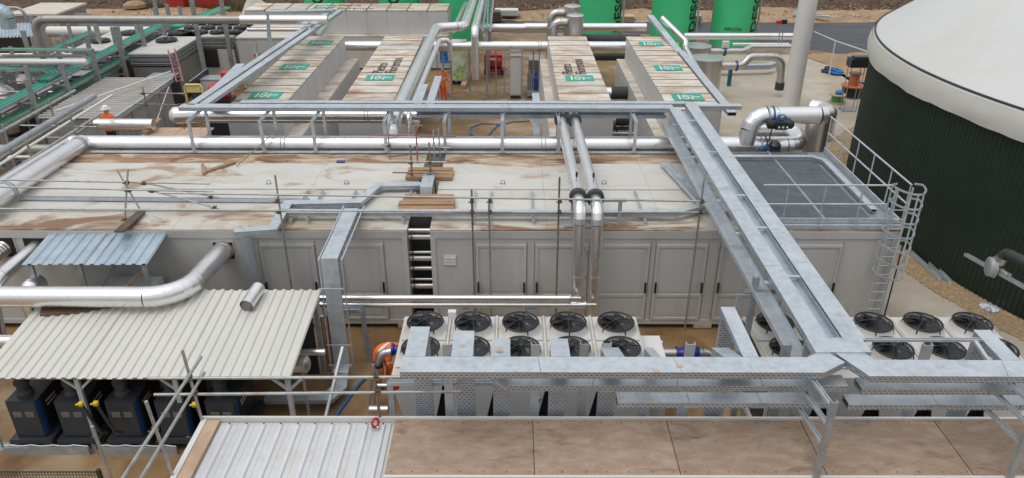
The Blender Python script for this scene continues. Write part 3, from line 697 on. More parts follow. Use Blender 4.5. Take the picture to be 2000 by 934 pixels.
# ------------------------------------------------------------------ roof level trays
def rp(u, v, z=Z1+.2): return P(u, v, z=z)
ZR = Z1+.26
y1 = P(900, 413, z=ZR).y
tray('cable_tray', 'long roof tray along the near roof edge of both containers', [(P(548, 414, z=ZR).x, y1, ZR), (P(1318, 413, z=ZR).x, y1, ZR), (P(1372, 398, z=ZR).x, P(1372, 400, z=ZR).y, ZR)], .20, .11)
tray('cable_tray', 'zigzag roof tray stepping from the left roof edge up to the plank bridge', [rp(458, 450, ZR), rp(533, 445, ZR), rp(562, 396, ZR), rp(700, 393, ZR), rp(738, 361, ZR), rp(815, 360, ZR), rp(832, 360, ZR)], .24, .11, lidlen=1.4)
tray('cable_tray', 'vertical tray dropping from the left roof edge down the container wall', [rp(470, 450, ZR), V((rp(470, 450, ZR).x, -.22, ZR-.02)), V((rp(470, 450, ZR).x, -.22, .4))], .26, .11, lid=False, side='galv')
xd = -2.10
tray('cable_tray', 'wide tray leaving the roof edge and dropping to the ground by the shelter', [(xd, y1-.1, ZR+.12), (xd, -2.28, ZR+.12), (xd, -2.3, .42), (xd, -2.55, .36)], .36, .11, lidlen=1.3)
t = thing('tray_hanger_rods', 'thin strut rods framing the wide tray that leaves the roof edge', 'struts', None, (xd, -1.8, .3))
for s in (-1, 1):
    x = xd+s*.27
    MB().bar((x, .8, ZR+.05), (x, -2.22, ZR+.05), .03, .03).build('strut', 'galv', t)
    MB().bar((x, -2.22, ZR+.06), (x, -2.24, .3), .025, .025).build('strut', 'galv', t)
for y, z in ((.6, ZR), (-.5, ZR), (-2.1, ZR)): MB().bar((xd-.29, y, z-.03), (xd+.29, y, z-.03), .03, .03).build('cross_strut', 'galv', t)
for z in (2.7, 1.1, .5): MB().bar((xd-.29, -2.42, z), (xd+.29, -2.42, z), .03, .03).build('cross_strut', 'galv', t)
tray('cable_tray', 'low tray turning left along the ground behind the shelter', [(xd+.02, -2.56, .34), (xd+.08, -3.05, .34), (xd-.1, -3.4, .34), (xd-1.6, -3.42, .34)], .32, .11, lidlen=1.2)
tray('cable_tray', 'narrow upright tray bent over like a hook beside the shelter', [P(640, 603, y=-1.4), P(700, 601, y=-1.5), P(712, 606, y=-1.5), P(732, 745, y=-1.5)], .20, .10, lid=False, side='galvperf')
tray('cable_tray', 'thin tray lying along the left container roof', [rp(38, 384, Z1+.16), rp(604, 389, Z1+.16)], .13, .08, lid=False, side='galv')
tray('cable_tray', 'steep tray on the right roof rising to the grating deck', [P(1380, 402, z=ZR), P(1296, 313, z=ZR)], .26, .10, lid=False, side='galv')
tray('cable_tray', 'short tray dropping into the roof gap between the plank bridges', [(-.3, 3.15, Z1+.3), (-.3, 2.1, Z1+.3), (-.3, 1.95, Z1-.25)], .32, .10)
for k, u in enumerate((584, 615, 682, 700, 795, 925, 958, 1040, 1250)):
    a = P(u, 404, z=Z1+.1); 
    tag(MB().ubar((a.x, .25, Z1+.12), (a.x, 2.3, Z1+.12), .05, .05).build('unistrut', 'galv'), names[k] + ' of nine short struts under the roof trays, from the left' if k < 7 else ('eighth of nine short struts under the roof trays, from the left' if k == 7 else 'last of nine short struts under the roof trays, at the right'), 'strut', 'struts under the roof trays')
# plank bridges over the gap
for lab, ulist in (('rear', [(798, 885, 331), (795, 886, 337), (793, 884, 345)]), ('front', [(790, 886, 384), (786, 888, 390), (779, 888, 397), (778, 886, 405)])):
    t = thing('plank_bridge', lab+' stack of scaffold boards laid across the roof gap', 'boards', None, tuple(P(835, ulist[-1][2], z=Z1+.1)))
    for i, (u0, u1, v) in enumerate(ulist):
        a, b_ = P(u0, v, z=Z1+.16), P(u1, v, z=Z1+.16)
        MB().box(a.x, b_.x, a.y-.13, a.y+.11, Z1+.10+.015*(i % 2), Z1+.16+.03*((i+1) % 2)).build('plank', 'wood', t)

# ------------------------------------------------------------------ scaffold tubes on the roofs
def coup(mb, p): mb.box(p[0]-.045, p[0]+.045, p[1]-.04, p[1]+.04, p[2]-.045, p[2]+.045)
def scaffold(name, label, tubes, couplers=(), r=.026):
    t = thing(name, label, 'scaffold', None, tuple(V(tubes[0][0])))
    for q in tubes:
        MB().tube(q[0], q[1], r, 8).build('tube', q[2] if len(q) > 2 else 'tube', t)
    for p in couplers:
        mb = MB(); coup(mb, p); mb.lathe(V(p)+V((-.09, -.06, 0)), [(.016, 0), (.016, .16)], 6, (1, 0, 0)); mb.build('coupler', 'coupler', t)
    return t
yr = .72
scaffold('roof_scaffold', 'crossed scaffold tubes standing on a board on the left container roof', [
    (P(250, 331, y=.9), P(243, 438, y=.55)), (P(228, 331, y=1.25), P(275, 412, y=.95)), (P(-20, 351, y=.95), P(409, 359, y=.95)),
    (P(-20, 365, y=.75), P(416, 374, y=.75)), (P(280, 357, y=.95), P(432, 387, y=.9)), (P(295, 372, y=.8), P(432, 409, y=.62))],
    [P(248, 357, y=.9), P(252, 372, y=.8), P(282, 358, y=.95), P(297, 373, y=.8), P(412, 385, y=.9), P(420, 406, y=.65), P(243, 430, y=.55)])
mb = MB(); a, b_ = P(232, 453, z=Z1+.12), P(276, 414, z=Z1+.07); mb.bar(a, b_, .24, .05); tag(mb.build('scaffold_board', 'darkwood'), 'dark board on the left roof edge under the crossed tubes', 'board')
posts = [(537, 342, 567, 560), (921, 370, 928, 620), (955, 398, 962, 620), (1093, 346, 1087, 620), (1376, 345, 1339, 645)]
tb = []; cp = []
for k, (u0, v0, u1, v1) in enumerate(posts):
    base = P(u1, v1, y=-.32); base.z = max(.02, min(base.z, .5)); x = P((u0+u1)/2, (v0+v1)/2, y=-.32).x
    tb.append(((x, -.32, .02), P(u0, v0, y=-.32)*1.0, 'tuberust' if k in (1, 3) else 'tube'))
    for vv in (393, 414): cp.append(V((x, -.36, P(u0, vv, y=-.36).z)))
tb[-1] = (P(1337, 645, z=.02), P(1376, 345, y=-.32), 'tube')
tb += [(P(310, 377, y=-.37), P(1380, 393.5, y=-.37)), (P(0, 408, y=-.37), P(1000, 414, y=-.37), 'tube'), (P(880, 415, y=-.37), P(1375, 415, y=-.37))]
scaffold('facade_scaffold', 'row of upright scaffold tubes and two handrails along the container fronts', tb, cp)
g = []; gc = []
for (u0, v0, u1, v1, yy, mt) in ((757, 250, 763, 328, 5.0, 'tube'), (812, 240, 817, 350, 4.6, 'pinktube'), (801, 283, 808, 388, 3.2, 'tuberust'), (838, 278, 844, 385, 3.2, 'tuberust'), (846, 255, 850, 335, 4.6, 'tube'), (856, 250, 861, 325, 5.0, 'tube'), (846, 330, 852, 378, 3.1, 'tube')):
    g.append((P(u0, v0, y=yy), P(u1, v1, y=yy), mt))
for (u0, v0, u1, v1, yy, mt) in ((745, 283, 880, 289, 4.95, 'tube'), (766, 315, 872, 317, 3.1, 'tube'), (767, 337, 872, 339, 3.0, 'tuberust'), (730, 263, 890, 266, 5.05, 'pinktube'), (810, 245, 826, 246, 4.5, 'tuberust')):
    g.append((P(u0, v0, y=yy), P(u1, v1, y=yy), mt))
for u, v in ((803, 318), (840, 318), (803, 338), (840, 338)): gc.append(P(u, v, y=3.1))
for u, v in ((812, 290), (848, 290), (760, 285)): gc.append(P(u, v, y=4.7))
scaffold('gap_scaffold', 'small cage of scaffold tubes over the gap between the containers', g, gc)
# timber offcut and stay on the left roof
t = thing('roof_timber', 'pair of rusty brown timber offcuts lying on the left container roof', 'timber', None, tuple(rp(410, 335)))
MB().bar(P(399, 337, z=Z1+.1), P(458, 317, z=Z1+.1), .14, .08).build('timber', 'wood', t)
MB().bar(P(396, 322, z=Z1+.12), P(399, 340, z=Z1+.12), .10, .08).build('timber', 'wood', t)
tag(MB().tube(P(462, 325, z=Z1+.1), P(540, 255, y=6.3), .016, 8).build('stay_rod', 'wood'), 'thin rusty rod leaning from the left roof up to the pipe', 'rod')
mb = MB(); mb.box(*[q for q in (P(655, 322, z=Z1+.03).x, P(670, 322, z=Z1+.03).x)], 4.65, 4.78, Z1+.015, Z1+.07)
tag(mb.build('blue_rag', mat('purple_rag', (.10, .08, .30), .8)), 'small purple blue rag dropped on the muddy roof strip', 'rag')

# ------------------------------------------------------------------ long silver pipes
yp, zp = 6.12, 3.14
pa = P(140, 280, y=yp); 
xL = pa.x
pipe('long_pipe', 'long thick silver clad pipe running behind both container roofs', [(xL, yp, zp), (9.0, yp, zp)], .295, n=28, clamps=[((P(u, 280, y=yp).x, yp, zp), (1, 0, 0)) for u in (556, 1061)], sect=4.2)
mb = MB(); mb.lathe((xL-.16, yp, zp), [(.05, 0), (.22, .015), (.295, .16)], 28, (1, 0, 0)); tag(mb.build('pipe_end_cap', 'alu'), 'rounded silver end cap at the left end of the long thick pipe', 'pipe cap')
a = P(165, 285, z=3.5); b_ = P(-30, 400, z=3.5)
a = V((xL+.5, yp-.22, 3.28)); b_ = P(-40, 408, z=3.5)
pipe('branch_pipe', 'silver pipe branching off the long pipe towards the left picture edge', [a, b_], .26, n=28, clamps=[(a.lerp(b_, .05), (b_-a).normalized()), (a.lerp(b_, .78), (b_-a).normalized())])
pipe('branch_conduit', 'thin silver conduit strapped beside the left branch pipe', [a+V((-.42, -.1, .12)), b_+V((-.42, 0, .12))], .07, n=14)
# right-hand loop
D = lambda u, v, y: P(u, v, y=y)
r_ = .30
y0 = 5.9
e1 = D(1543, 285, y0)
pipe('looped_pipe', 'shiny silver pipe doubling back in a U at the grating deck corner', [V((9.0, yp, zp)), V((11.75, yp, zp)), V((11.75, yp+1.15, zp+.15)), V((10.4, yp+1.15, zp+.15))], .297, n=28, br=.56, seg=6, sect=0)
top = 4.16
pipe('loop_over_pipe', 'silver pipe arching over the U bend and diving onto a fat upright', [V((9.83, yp-.1, zp+.1)), V((9.95, yp, top)), V((12.55, yp+.1, top)), V((12.62, yp+.95, top-.1)), V((12.3, yp+1.2, top-.1))], .285, n=28, br=.62, seg=4, sect=0)
pipe('upright_duct', 'fat stainless upright duct under the arching silver pipe', [V((12.62, 7.25, .1)), V((12.62, 7.25, 4.0))], .40, 'inox', n=28, sect=0)
for k, (u, v, yy, lab) in enumerate(((1524, 243, 5.72, 'black valve actuator strapped on the arching silver pipe'), (1511, 297, 5.62, 'black valve actuator with blue tube coil at the grating deck corner'))):
    c = D(u, v, yy); t = thing('valve_actuator', lab, 'actuator', None, tuple(c-V((0, 0, .2))))
    mb = MB(); 
    if k == 0: mb.lathe(c+V((-.42, 0, 0)), [(.1, 0), (.15, .04), (.15, .78), (.1, .84)], 16, (1, 0, 0)); mb.box(c.x-.2, c.x+.2, c.y-.2, c.y+.1, c.z-.12, c.z+.12)
    else: mb.lathe(c+V((0, 0, -.34)), [(.1, 0), (.2, .05), (.2, .6), (.12, .7)], 16); mb.box(c.x-.2, c.x+.16, c.y-.26, c.y+.1, c.z-.24, c.z+.14)
    mb.build('housing', 'black', t)
    for q in range(3): mb = MB(); mb.tube(c+V((-.1+.13*q, -.24, -.03-.05*k)), c+V((-.1+.13*q, -.19, -.03-.05*k)), .03, 8); mb.build('button', 'silverband', t)
    mb = MB(); mb.torus(c+V((-.35*k-.02, -.1, .05 if k else .22)), (.2, 1, .1), .2 if k else .14, .02, 18, 6); mb.torus(c+V((-.38*k, -.06, .02 if k else .25)), (.1, 1, .3), .17 if k else .1, .018, 18, 6); mb.build('tube_coil', 'hoseblue', t)
    for dx in (-.1, .06, .2): MB().lathe((c.x-.25+dx, yp+.03 if k == 0 else yp, top if k == 0 else zp), [(.31, 0), (.31, .05)], 24, (1, 0, 0)).build('strap', ('galvold', 'blue', 'inox')[int((dx+.1)/.15)], t)
    MB().path([c+V((-.25, -.1, .1)), c+V((-.3, -.1, -.3)), c+V((-.33, -.12, -.55+.2*k))], .02, 6).build('cable', 'navy', t)
# twin pipes crossing the right roof and dropping down the wall
for k, (ua, ub) in enumerate(((1106, 1133), (1130, 1168))):
    xa = P(ub, 402, y=-.55).x; za = 3.95-.02*k
    pipe('twin_pipe', ('left' if k == 0 else 'right')+' of two silver pipes crossing the roof and bending down the wall', [(xa-.08, 6.9, za), (xa, -.62, za), (xa, -.62, .55)], .15, br=.42, n=22, sect=3.6)
    t = thing('pipe_collar', 'dark rubber collar round the '+('left' if k == 0 else 'right')+' twin pipe above the roof edge', 'collar', None, (xa, .2, za-.2))
    MB().lathe((xa, -.02, za), [(.16, 0), (.225, .01), (.225, .19), (.16, .2)], 24, (0, 1, 0)).build('collar', 'rubber', t)
    MB().lathe((xa-.08, 6.2, za), [(.16, 0), (.225, .01), (.225, .19), (.16, .2)], 24, (0, 1, 0)).build('far_collar', 'rubber', t)
    t = thing('pipe_thermometer', 'small black gauge on top of the '+('left' if k == 0 else 'right')+' twin pipe', 'gauge', None, (xa, .75, za+.15))
    MB().tube((xa, .75, za+.14), (xa, .75, za+.3), .018, 8).build('stem', 'inox', t); MB().lathe((xa, .75, za+.29), [(.03, 0), (.03, .12)], 10).build('head', 'black', t)
t = thing('twin_pipe_stand', 'galvanised stand under the twin pipes at the roof edge', 'pipe stand', None, (4.1, .25, Z1))
MB().ubar((3.72, .3, Z1), (3.72, .3, 3.78), .1, .06).build('leg', 'galv', t); MB().ubar((4.95, .3, Z1), (4.95, .3, 3.78), .1, .06).build('leg', 'galv', t); MB().ubar((3.6, .3, 3.76), (5.1, .3, 3.76), .1, .06).build('crossbar', 'galv', t); MB().box(3.5, 4.2, .1, .5, Z1, Z1+.05).build('foot_plate', 'galvold', t)
for k, (v, u1) in enumerate(((582, 1112), (595, 1142))):
    a = P(626, v, y=-.95+.02*k); b_ = P(u1, v-1, y=-.95+.02*k); b_.z = a.z
    t = pipe('wall_pipe', ('upper' if k == 0 else 'lower')+' of two straight silver pipes in front of the container wall', [a, b_], .085, n=18, sect=3.5)
    MB().lathe(b_, [(.12, 0), (.12, .03), (.05, .035), (.05, .3)], 16, (1, 0, 0)).build('flange', 'inox', t)
for k, u in enumerate((910, 1040)):
    c = P(u, 606, y=-.95); tag(MB().box(c.x-.09, c.x+.09, -1.0, -.9, 0, c.z+.06).build('pipe_post', 'galv'), ('left' if k == 0 else 'right')+' galvanised post under the two straight wall pipes', 'post')

# ------------------------------------------------------------------ ducts at the left of the container front
zd = 2.58; c0 = P(438, 487, y=0); yd = P(250, 580, z=zd).y
pipe('wall_duct', 'silver duct leaving the square wall opening and turning left over the shelter', [(c0.x, .05, c0.z), (c0.x-.12, yd, zd), (-12, yd, zd)], .245, br=.85, n=24, seg=7, sect=3.2)
tag(MB().lathe((c0.x, -.16, c0.z), [(.255, 0), (.265, .03), (.265, .1), (.255, .12)], 20, (0, 1, 0)).build('duct_clamp', 'inox'), 'steel clamp round the duct at the square wall opening', 'clamp')
c1 = P(72, 482, y=0)
pipe('wall_duct', 'silver duct from the second wall opening bending down at the left', [(c1.x, .05, c1.z), (c1.x-.15, -1.9, c1.z-.1), (c1.x-.15, -2.2, .9)], .18, br=.6, n=24, seg=6, sect=2)
c2 = P(8, 484, y=0)
t = thing('flexible_duct', 'ribbed flexible duct in the leftmost wall opening', 'duct', None, (c2.x, -.3, c2.z-.3))
mb = MB()
prof = [(.2+.02*(i % 2), i*.045) for i in range(16)]; mb.lathe((c2.x, .05, c2.z), prof, 20, (-.25, -1, -.15)); mb.build('hose', 'inox', t)
c3 = P(42, 520, y=-1.5)
pipe('short_elbow_duct', 'fat silver elbow beside the small galvanised canopy', [V((P(60, 505, y=-1.2).x, -1.2, 2.15)), V((P(42, 520, y=-1.6).x, -1.7, 2.2)), V((P(42, 520, y=-1.7).x, -1.75, .6))], .23, br=.3, n=24, sect=0)
pipe('low_duct', 'silver duct end low at the left picture edge beside the shelter', [V((-14, -2.9, 1.55)), V((P(28, 630, y=-2.9).x, -2.9, 1.55))], .15, n=20)
# ------------------------------------------------------------------ front trays over the coolers
yF = -7.52
tray('cable_tray', 'long covered tray in front of the nearer cooler, top of three tiers', [(.30, yF, ZT), (7.15, yF, ZT), (7.55, yF+.25, ZT)], .40, .13, lidlen=2.3)
tray('cable_tray', 'middle tier tray in front of the left cooler', [(1.85, -7.15, 3.9), (2.1, -7.42, 3.9), (7.75, -7.42, 3.9)], .28, .11, lidlen=1.6)
tray('cable_tray', 'lowest tier tray in front of the left cooler, starting half way along', [(3.93, -7.38, 3.5), (7.6, -7.38, 3.5)], .26, .11, lidlen=1.3)
tray('cable_tray', 'covered top tier tray at the right in front of the second cooler', [(7.75, -7.0, ZT), (8.05, -7.6, ZT), (12.4, -7.62, ZT)], .42, .13, lidlen=2.3)
tray('cable_tray', 'middle tier tray at the right in front of the second cooler', [(7.95, -7.5, 3.9), (12.4, -7.5, 3.9)], .30, .11, lidlen=1.9)
tray('cable_tray', 'lowest tier tray at the right in front of the second cooler', [(7.85, -7.42, 3.5), (12.4, -7.42, 3.5)], .26, .11, lidlen=1.7)
stub = [(.50, .32, -6.42, 'first'), (1.29, .34, -6.55, 'second'), (1.94, .30, -6.64, 'third'), (2.95, .30, -6.64, 'fourth'), (3.86, .30, -6.62, 'fifth'), (4.55, .14, -6.62, 'sixth'), (5.83, .28, -6.62, 'seventh')]
for x, w_, yb, nm in stub:
    tray('stub_tray', nm+' stub tray from the left turning off the front tray and dropping down behind it', [(x, yF+.22, ZT), (x, yb, ZT if x < 1.5 else (ZT-.1 if x < 3.5 else ZT-.3)), (x, yb+.03, .3)], w_, .12, lid=[True, False], group='stub trays dropping behind the front tray')
tray('stub_tray', 'long hooked tray reaching back from the front tray between the two coolers', [(6.14, yF+.22, ZT), (6.14, -5.75, ZT), (6.14, -5.72, .3)], .24, .13, lid=[True, False])
tray('stub_tray', 'hooked stub tray at the far right over the second cooler', [(10.46, -7.38, ZT), (10.46, -6.5, ZT), (10.46, -6.47, .3)], .28, .13, lid=[True, False])
for k, (x, y, lab) in enumerate(((.98, -6.62, 'flat galvanised post behind the front trays near their left end'), (2.55, -6.62, 'flat galvanised post behind the front trays left of the middle'), (3.42, -6.6, 'dark flanged post behind the front trays at the middle'), (3.82, -6.58, 'second dark flanged post behind the front trays at the middle'), (5.3, -6.6, 'galvanised post behind the front trays at the cooler end'), (7.0, -6.62, 'post under the junction of front and diagonal trays'), (9.5, -6.62, 'galvanised post behind the right front trays'))):
    mb = MB(); mb.ubar((x, y, 0), (x, y, 4.1), .16, .09); t = thing('tray_support', lab, 'post', None, (x, y, 0)); mb.build('upright', 'galvold' if k in (2, 3, 5) else 'galv', t)
    MB().box(x-.14, x+.14, y-.12, y+.12, 0, .02).build('foot_plate', 'galvold', t)
t = thing('cross_rail', 'galvanised rail behind the stub trays across the left cooler', 'rail', None, (0, -6.3, 0))
MB().ubar((-.2, -6.35, 3.02), (3.9, -6.35, 3.02), .08, .08).build('rail', 'galv', t); 
for x in (-.15, 3.8): MB().ubar((x, -6.32, 0), (x, -6.32, 3.0), .1, .06).build('leg', 'galv', t)
t = thing('cross_rail', 'thin rail crossing over the second cooler fans', 'rail', None, (8, -6.6, 0))
MB().ubar((7.3, -6.75, ZT-.02), (10.4, -6.75, ZT-.02), .07, .05).build('rail', 'galv', t); MB().bar((10.2, -6.75, ZT-.03), (10.2, -7.5, ZT-.16), .06, .05).build('bracket', 'galv', t)
MB().ubar((7.3, -6.75, 0), (7.3, -6.75, ZT-.06), .1, .06).build('leg', 'galvold', t)
for k, (x, lab) in enumerate(((7.16, 'galvanised post with three arms in front of the plywood roof'), (10.36, 'galvanised post with three arms at the right picture edge'))):
    t = thing('bracket_post', lab, 'post', None, (x, -8.36, 0))
    MB().ubar((x, -8.36, 0), (x, -8.36, ZT-.06), .10, .08, up=(0, 1, 0)).build('upright', 'galvold', t)
    for z in (ZT-.17, 3.76, 3.36): MB().ubar((x-.02, -8.33, z), (x-.12, -7.25, z), .07, .06).build('arm', 'galv', t)
t = thing('diagonal_tray_post', 'tall grey post carrying the trays that run towards the camera', 'post', None, (7.15, -4.3, 0))
MB().ubar((7.12, -4.3, 0), (7.12, -4.3, ZT-.16), .12, .1).build('upright', 'galvold', t); MB().ubar((6.9, -4.32, ZT-.52), (8.3, -4.32, ZT-.52), .08, .06).build('arm', 'galvold', t)
MB().ubar((6.5, -4.3, 2.5), (7.1, -4.3, 2.5), .07, .06).build('side_bracket', 'galvold', t); MB().ubar((6.9, -4.1, 0), (6.9, -4.1, 3.6), .1, .06).build('second_upright', 'galv', t)

# ------------------------------------------------------------------ dry coolers
def fan_meshes():
    r = .385; out = {}
    mb = MB(); mb.lathe((0, 0, 0), [(r+.05, 0), (r+.045, .10), (r+.012, .135)], 32)
    # open ring: inner wall
    mb = MB(); N_ = 32; rings = []
    for rr, h in ((r+.10, 0), (r+.05, .04), (r+.02, .15), (r+.012, .175), (r-.002, .175), (r-.002, .06)):
        rings.append([V((rr*math.cos(N*i/N_), rr*math.sin(N*i/N_), h)) for i in range(N_)])
    mb.loft(rings, False); out['shroud'] = mb.mesh('shroud', 'coolertop')
    mb = MB(); mb.lathe((0, 0, .07), [(r-.003, 0), (r-.003, .004)], 32); out['well'] = mb.mesh('well', 'dark')
    mb = MB(); mb.lathe((0, 0, .09), [(.075, 0), (.085, .04), (.06, .1)], 18); out['hub'] = mb.mesh('hub', 'black')
    mb = MB(); vs = []; nn = 6
    for i in range(nn+1):
        t = i/nn; q = .07+(r-.085)*t; a0 = -.30-.25*t*t; a1 = .30+.12*t
        for a, z in ((a0, .095), ((a0+a1)/2, .135), (a1, .165)): vs.append((q*math.cos(a), q*math.sin(a), z))
    fs = [(i*3+j, i*3+j+1, i*3+j+4, i*3+j+3) for i in range(nn) for j in range(2)]
    mb.add(vs, fs, True); out['blade'] = mb.mesh('blade', 'blade')
    mb = MB()
    for q in (.10, .17, .24, .31, .37): mb.torus((0, 0, .19+.05*(1-q/.37)), (0, 0, 1), q, .005, 28, 4)
    mb.torus((0, 0, .18), (0, 0, 1), r+.012, .02, 32, 6)
    for k in range(5):
        a = N*k/5+.3; c, s = math.cos(a), math.sin(a)
        mb.path([(.05*c, .05*s, .245), (.2*c, .2*s, .235), (.36*c, .36*s, .205), (.41*c, .41*s, .15), (.42*c, .42*s, .08)], .014, 6)
    mb.lathe((0, 0, .225), [(.06, 0), (.05, .03)], 16); out['guard'] = mb.mesh('guard', 'black')
    return out
FM = fan_meshes()
def cooler(label, x0, x1, y0, y1, zt, cols):
    t = thing('dry_cooler', label, 'cooler', None, ((x0+x1)/2, (y0+y1)/2, 0))
    mb = MB(); mb.box(x0, x1, y0, y1, zt-.05, zt); mb.build('top_deck', 'coolertop', t)
    pit = (x1-x0)/cols
    for i in range(cols):
        for j in range(2):
            cx = x0+pit*(i+.5); cy = y1-.52-j*.98
            mb = MB(); mb.box(cx-pit/2+.05, cx+pit/2-.05, cy-.46, cy+.46, zt+.002, zt+.035); mb.build('deck_panel', 'coolertop', t)
            f = link('fan', FM['shroud'], t); f.location = (cx, cy, zt+.03)
            for nm in ('well', 'hub', 'guard'):
                o = bpy.data.objects.new(nm, FM[nm]); C.objects.link(o); o.parent = f; o.location = (0, 0, .012 if nm == 'well' else 0)
                if nm == 'guard': o.rotation_euler = (0, 0, random.uniform(0, 6))
            ph = random.uniform(0, 6)
            for k in range(7):
                o = bpy.data.objects.new('fan_blade', FM['blade']); C.objects.link(o); o.parent = f; o.rotation_euler = (0, 0, ph+N*k/7)
        if i: MB().box(x0+pit*i-.02, x0+pit*i+.02, y0+.02, y1-.02, zt+.001, zt+.05).build('seam_rib', 'coolertop', t)
        # V-shaped end plate and the coils behind it
        a, b_ = x0+pit*i+.02, x0+pit*(i+1)-.02; m_ = (a+b_)/2
        for yy, nm in ((y0, 'end_plate'), (y1-.03, 'end_plate')):
            mb = MB(); pl = [(a, zt-.05), (b_, zt-.05), (b_-.02, zt-.32), (m_+.2, .55), (m_-.2, .55), (a+.02, zt-.32)]
            mb.add([(p[0], yy, p[1]) for p in pl]+[(p[0], yy+.03, p[1]) for p in pl], [tuple(range(6)), tuple(range(11, 5, -1))]+[(q, q+6, (q+1) % 6+6, (q+1) % 6) for q in range(6)]); mb.build(nm, 'coolergrey', t)
        for s in (-1, 1):
            xx = a if s < 0 else b_
            mb = MB(); mb.obox((xx+.02*(-s), y0+.04, zt-.1), (m_+s*.2-xx, 0, .55-zt+.1), (0, y1-y0-.08, 0), (.05*(-s), 0, 0)); mb.build('coil', 'coil', t)
            mb = MB(); mb.torus((m_+s*pit*.36, y0-.0, .98), (0, 1, 0), .13, .02, 14, 6); mb.build('coil_header', 'white', t)
    MB().box(x0+.1, x1-.1, y0+.35, y1-.35, .56, zt-.2).build('inner_shade_block', 'coil', t)  # added dark block, makes the gaps between the end plates look shaded
    mb = MB(); mb.box(x0, x1, y0, y0+.08, .42, .55); mb.box(x0, x1, y1-.08, y1, .42, .55); mb.box(x0, x0+.08, y0, y1, .425, .545); mb.box(x1-.08, x1, y0, y1, .425, .545); mb.build('base_frame', 'coolergrey', t)
    for xx in (x0+.05, (x0+x1)/2, x1-.15):
        for yy in (y0+.02, y1-.12): MB().box(xx, xx+.1, yy, yy+.1, 0, .42).build('leg', 'galv', t)
    for xx in (x0, x1):
        for yy in (y0+.03, y1-.03): MB().bar((xx, yy, zt-.05), (xx, yy, .5), .06, .05).build('corner_post', 'coolergrey', t)
    return t
k1 = cooler('cream dry cooler with ten black fans, the left one of two', -.33, 4.98, -5.25, -2.98, 2.3, 5)
k2 = cooler('cream dry cooler with ten black fans, the right one of two', 7.45, 12.95, -5.25, -2.98, 2.3, 5)
mb = MB(); mb.box(5.02, 5.5, -4.6, -3.3, .4, 2.0); mb.build('switch_cabinet', 'white', k1)
MB().box(.68, .86, -3.15, -3.02, 2.3, 2.52).build('junction_box', 'white', k1)
text_mesh('air', .2, lambda x, y: V((2.55+x, -5.275, 1.68+y)), 'print', 'lettering', k1)
# blue valve with pipe between the coolers
t = pipe('valve_pipe', 'stainless pipe with bright blue valve between the two coolers', [P(1275, 690, z=.95), P(1385, 690, z=.95), P(1385, 690, z=.95)+V((.25, -.1, -.5))], .12, 'inox', n=18, sect=0)
c = P(1342, 690, z=.95)
MB().lathe(c+V((-.28, 0, 0)), [(.17, 0), (.17, .04), (.12, .06), (.15, .2), (.15, .36), (.12, .5), (.17, .52), (.17, .56)], 20, (1, 0, 0)).build('valve_body', 'deepblue', t)
MB().tube(c+V((0, 0, -.95)), c+V((0, 0, -.1)), .06, 10).build('support', 'galvold', t)
t = thing('thermometer_probe', 'thin probe with round head beside the right end of the left cooler', 'probe', None, tuple(P(1290, 672, z=1.0)))
MB().tube(P(1272, 672, z=1.1), P(1291, 673, z=1.1), .012, 6).build('stem', 'white', t); mb = MB(); mb.lathe(P(1291, 673, z=1.06), [(.04, 0), (.05, .04), (.04, .09)], 12); mb.build('head', 'silverband', t)
# pipework at the left end of the left cooler
t = pipe('cooler_pipe', 'stainless elbow pipe at the left end of the left cooler', [P(775, 685, y=-3.3), P(745, 690, y=-3.3), P(733, 735, y=-3.4), P(727, 815, y=-3.5)], .10, 'inox', n=18, br=.22, sect=0)
c = P(770, 683, y=-3.35)
MB().lathe(c+V((-.06, 0, 0)), [(.15, 0), (.15, .05), (.11, .07), (.11, .2), (.15, .22), (.15, .27)], 18, (1, 0, 0)).build('blue_coupling', 'deepblue', t)
for v in (712, 760): q = P(738-.1*(v-712), v, y=-3.4); MB().lathe(q+V((0, 0, -.04)), [(.125, 0), (.125, .08)], 16).build('clamp', 'black', t)
pipe('cooler_pipe', 'short stainless pipe stub low beside the left cooler', [P(722, 800, y=-4.2), P(758, 800, y=-4.2)], .10, 'inox', n=16, sect=0)
t = thing('red_valve_handle', 'red knob on a pipe beside the left cooler', 'valve', None, tuple(P(768, 753, y=-5.7)))
c = P(768, 753, y=-5.7); mb = MB(); mb.lathe(c+V((-.12, 0, 0)), [(.06, 0), (.1, .03), (.1, .13), (.07, .24)], 14, (1, .1, -.1)); mb.build('knob', 'red', t); MB().tube(c+V((-.35, 0, 0)), c+V((-.1, 0, 0)), .04, 10).build('stub', 'inox', t)
t = thing('blue_hose', 'blue hose lying across the wet ground beside the shelter', 'hose', None, tuple(P(690, 780, z=0)))
MB().path([P(u, v, z=.05) for u, v in ((716, 735), (700, 752), (683, 775), (668, 795), (655, 815))], .035, 8).build('hose', 'hoseblue', t)

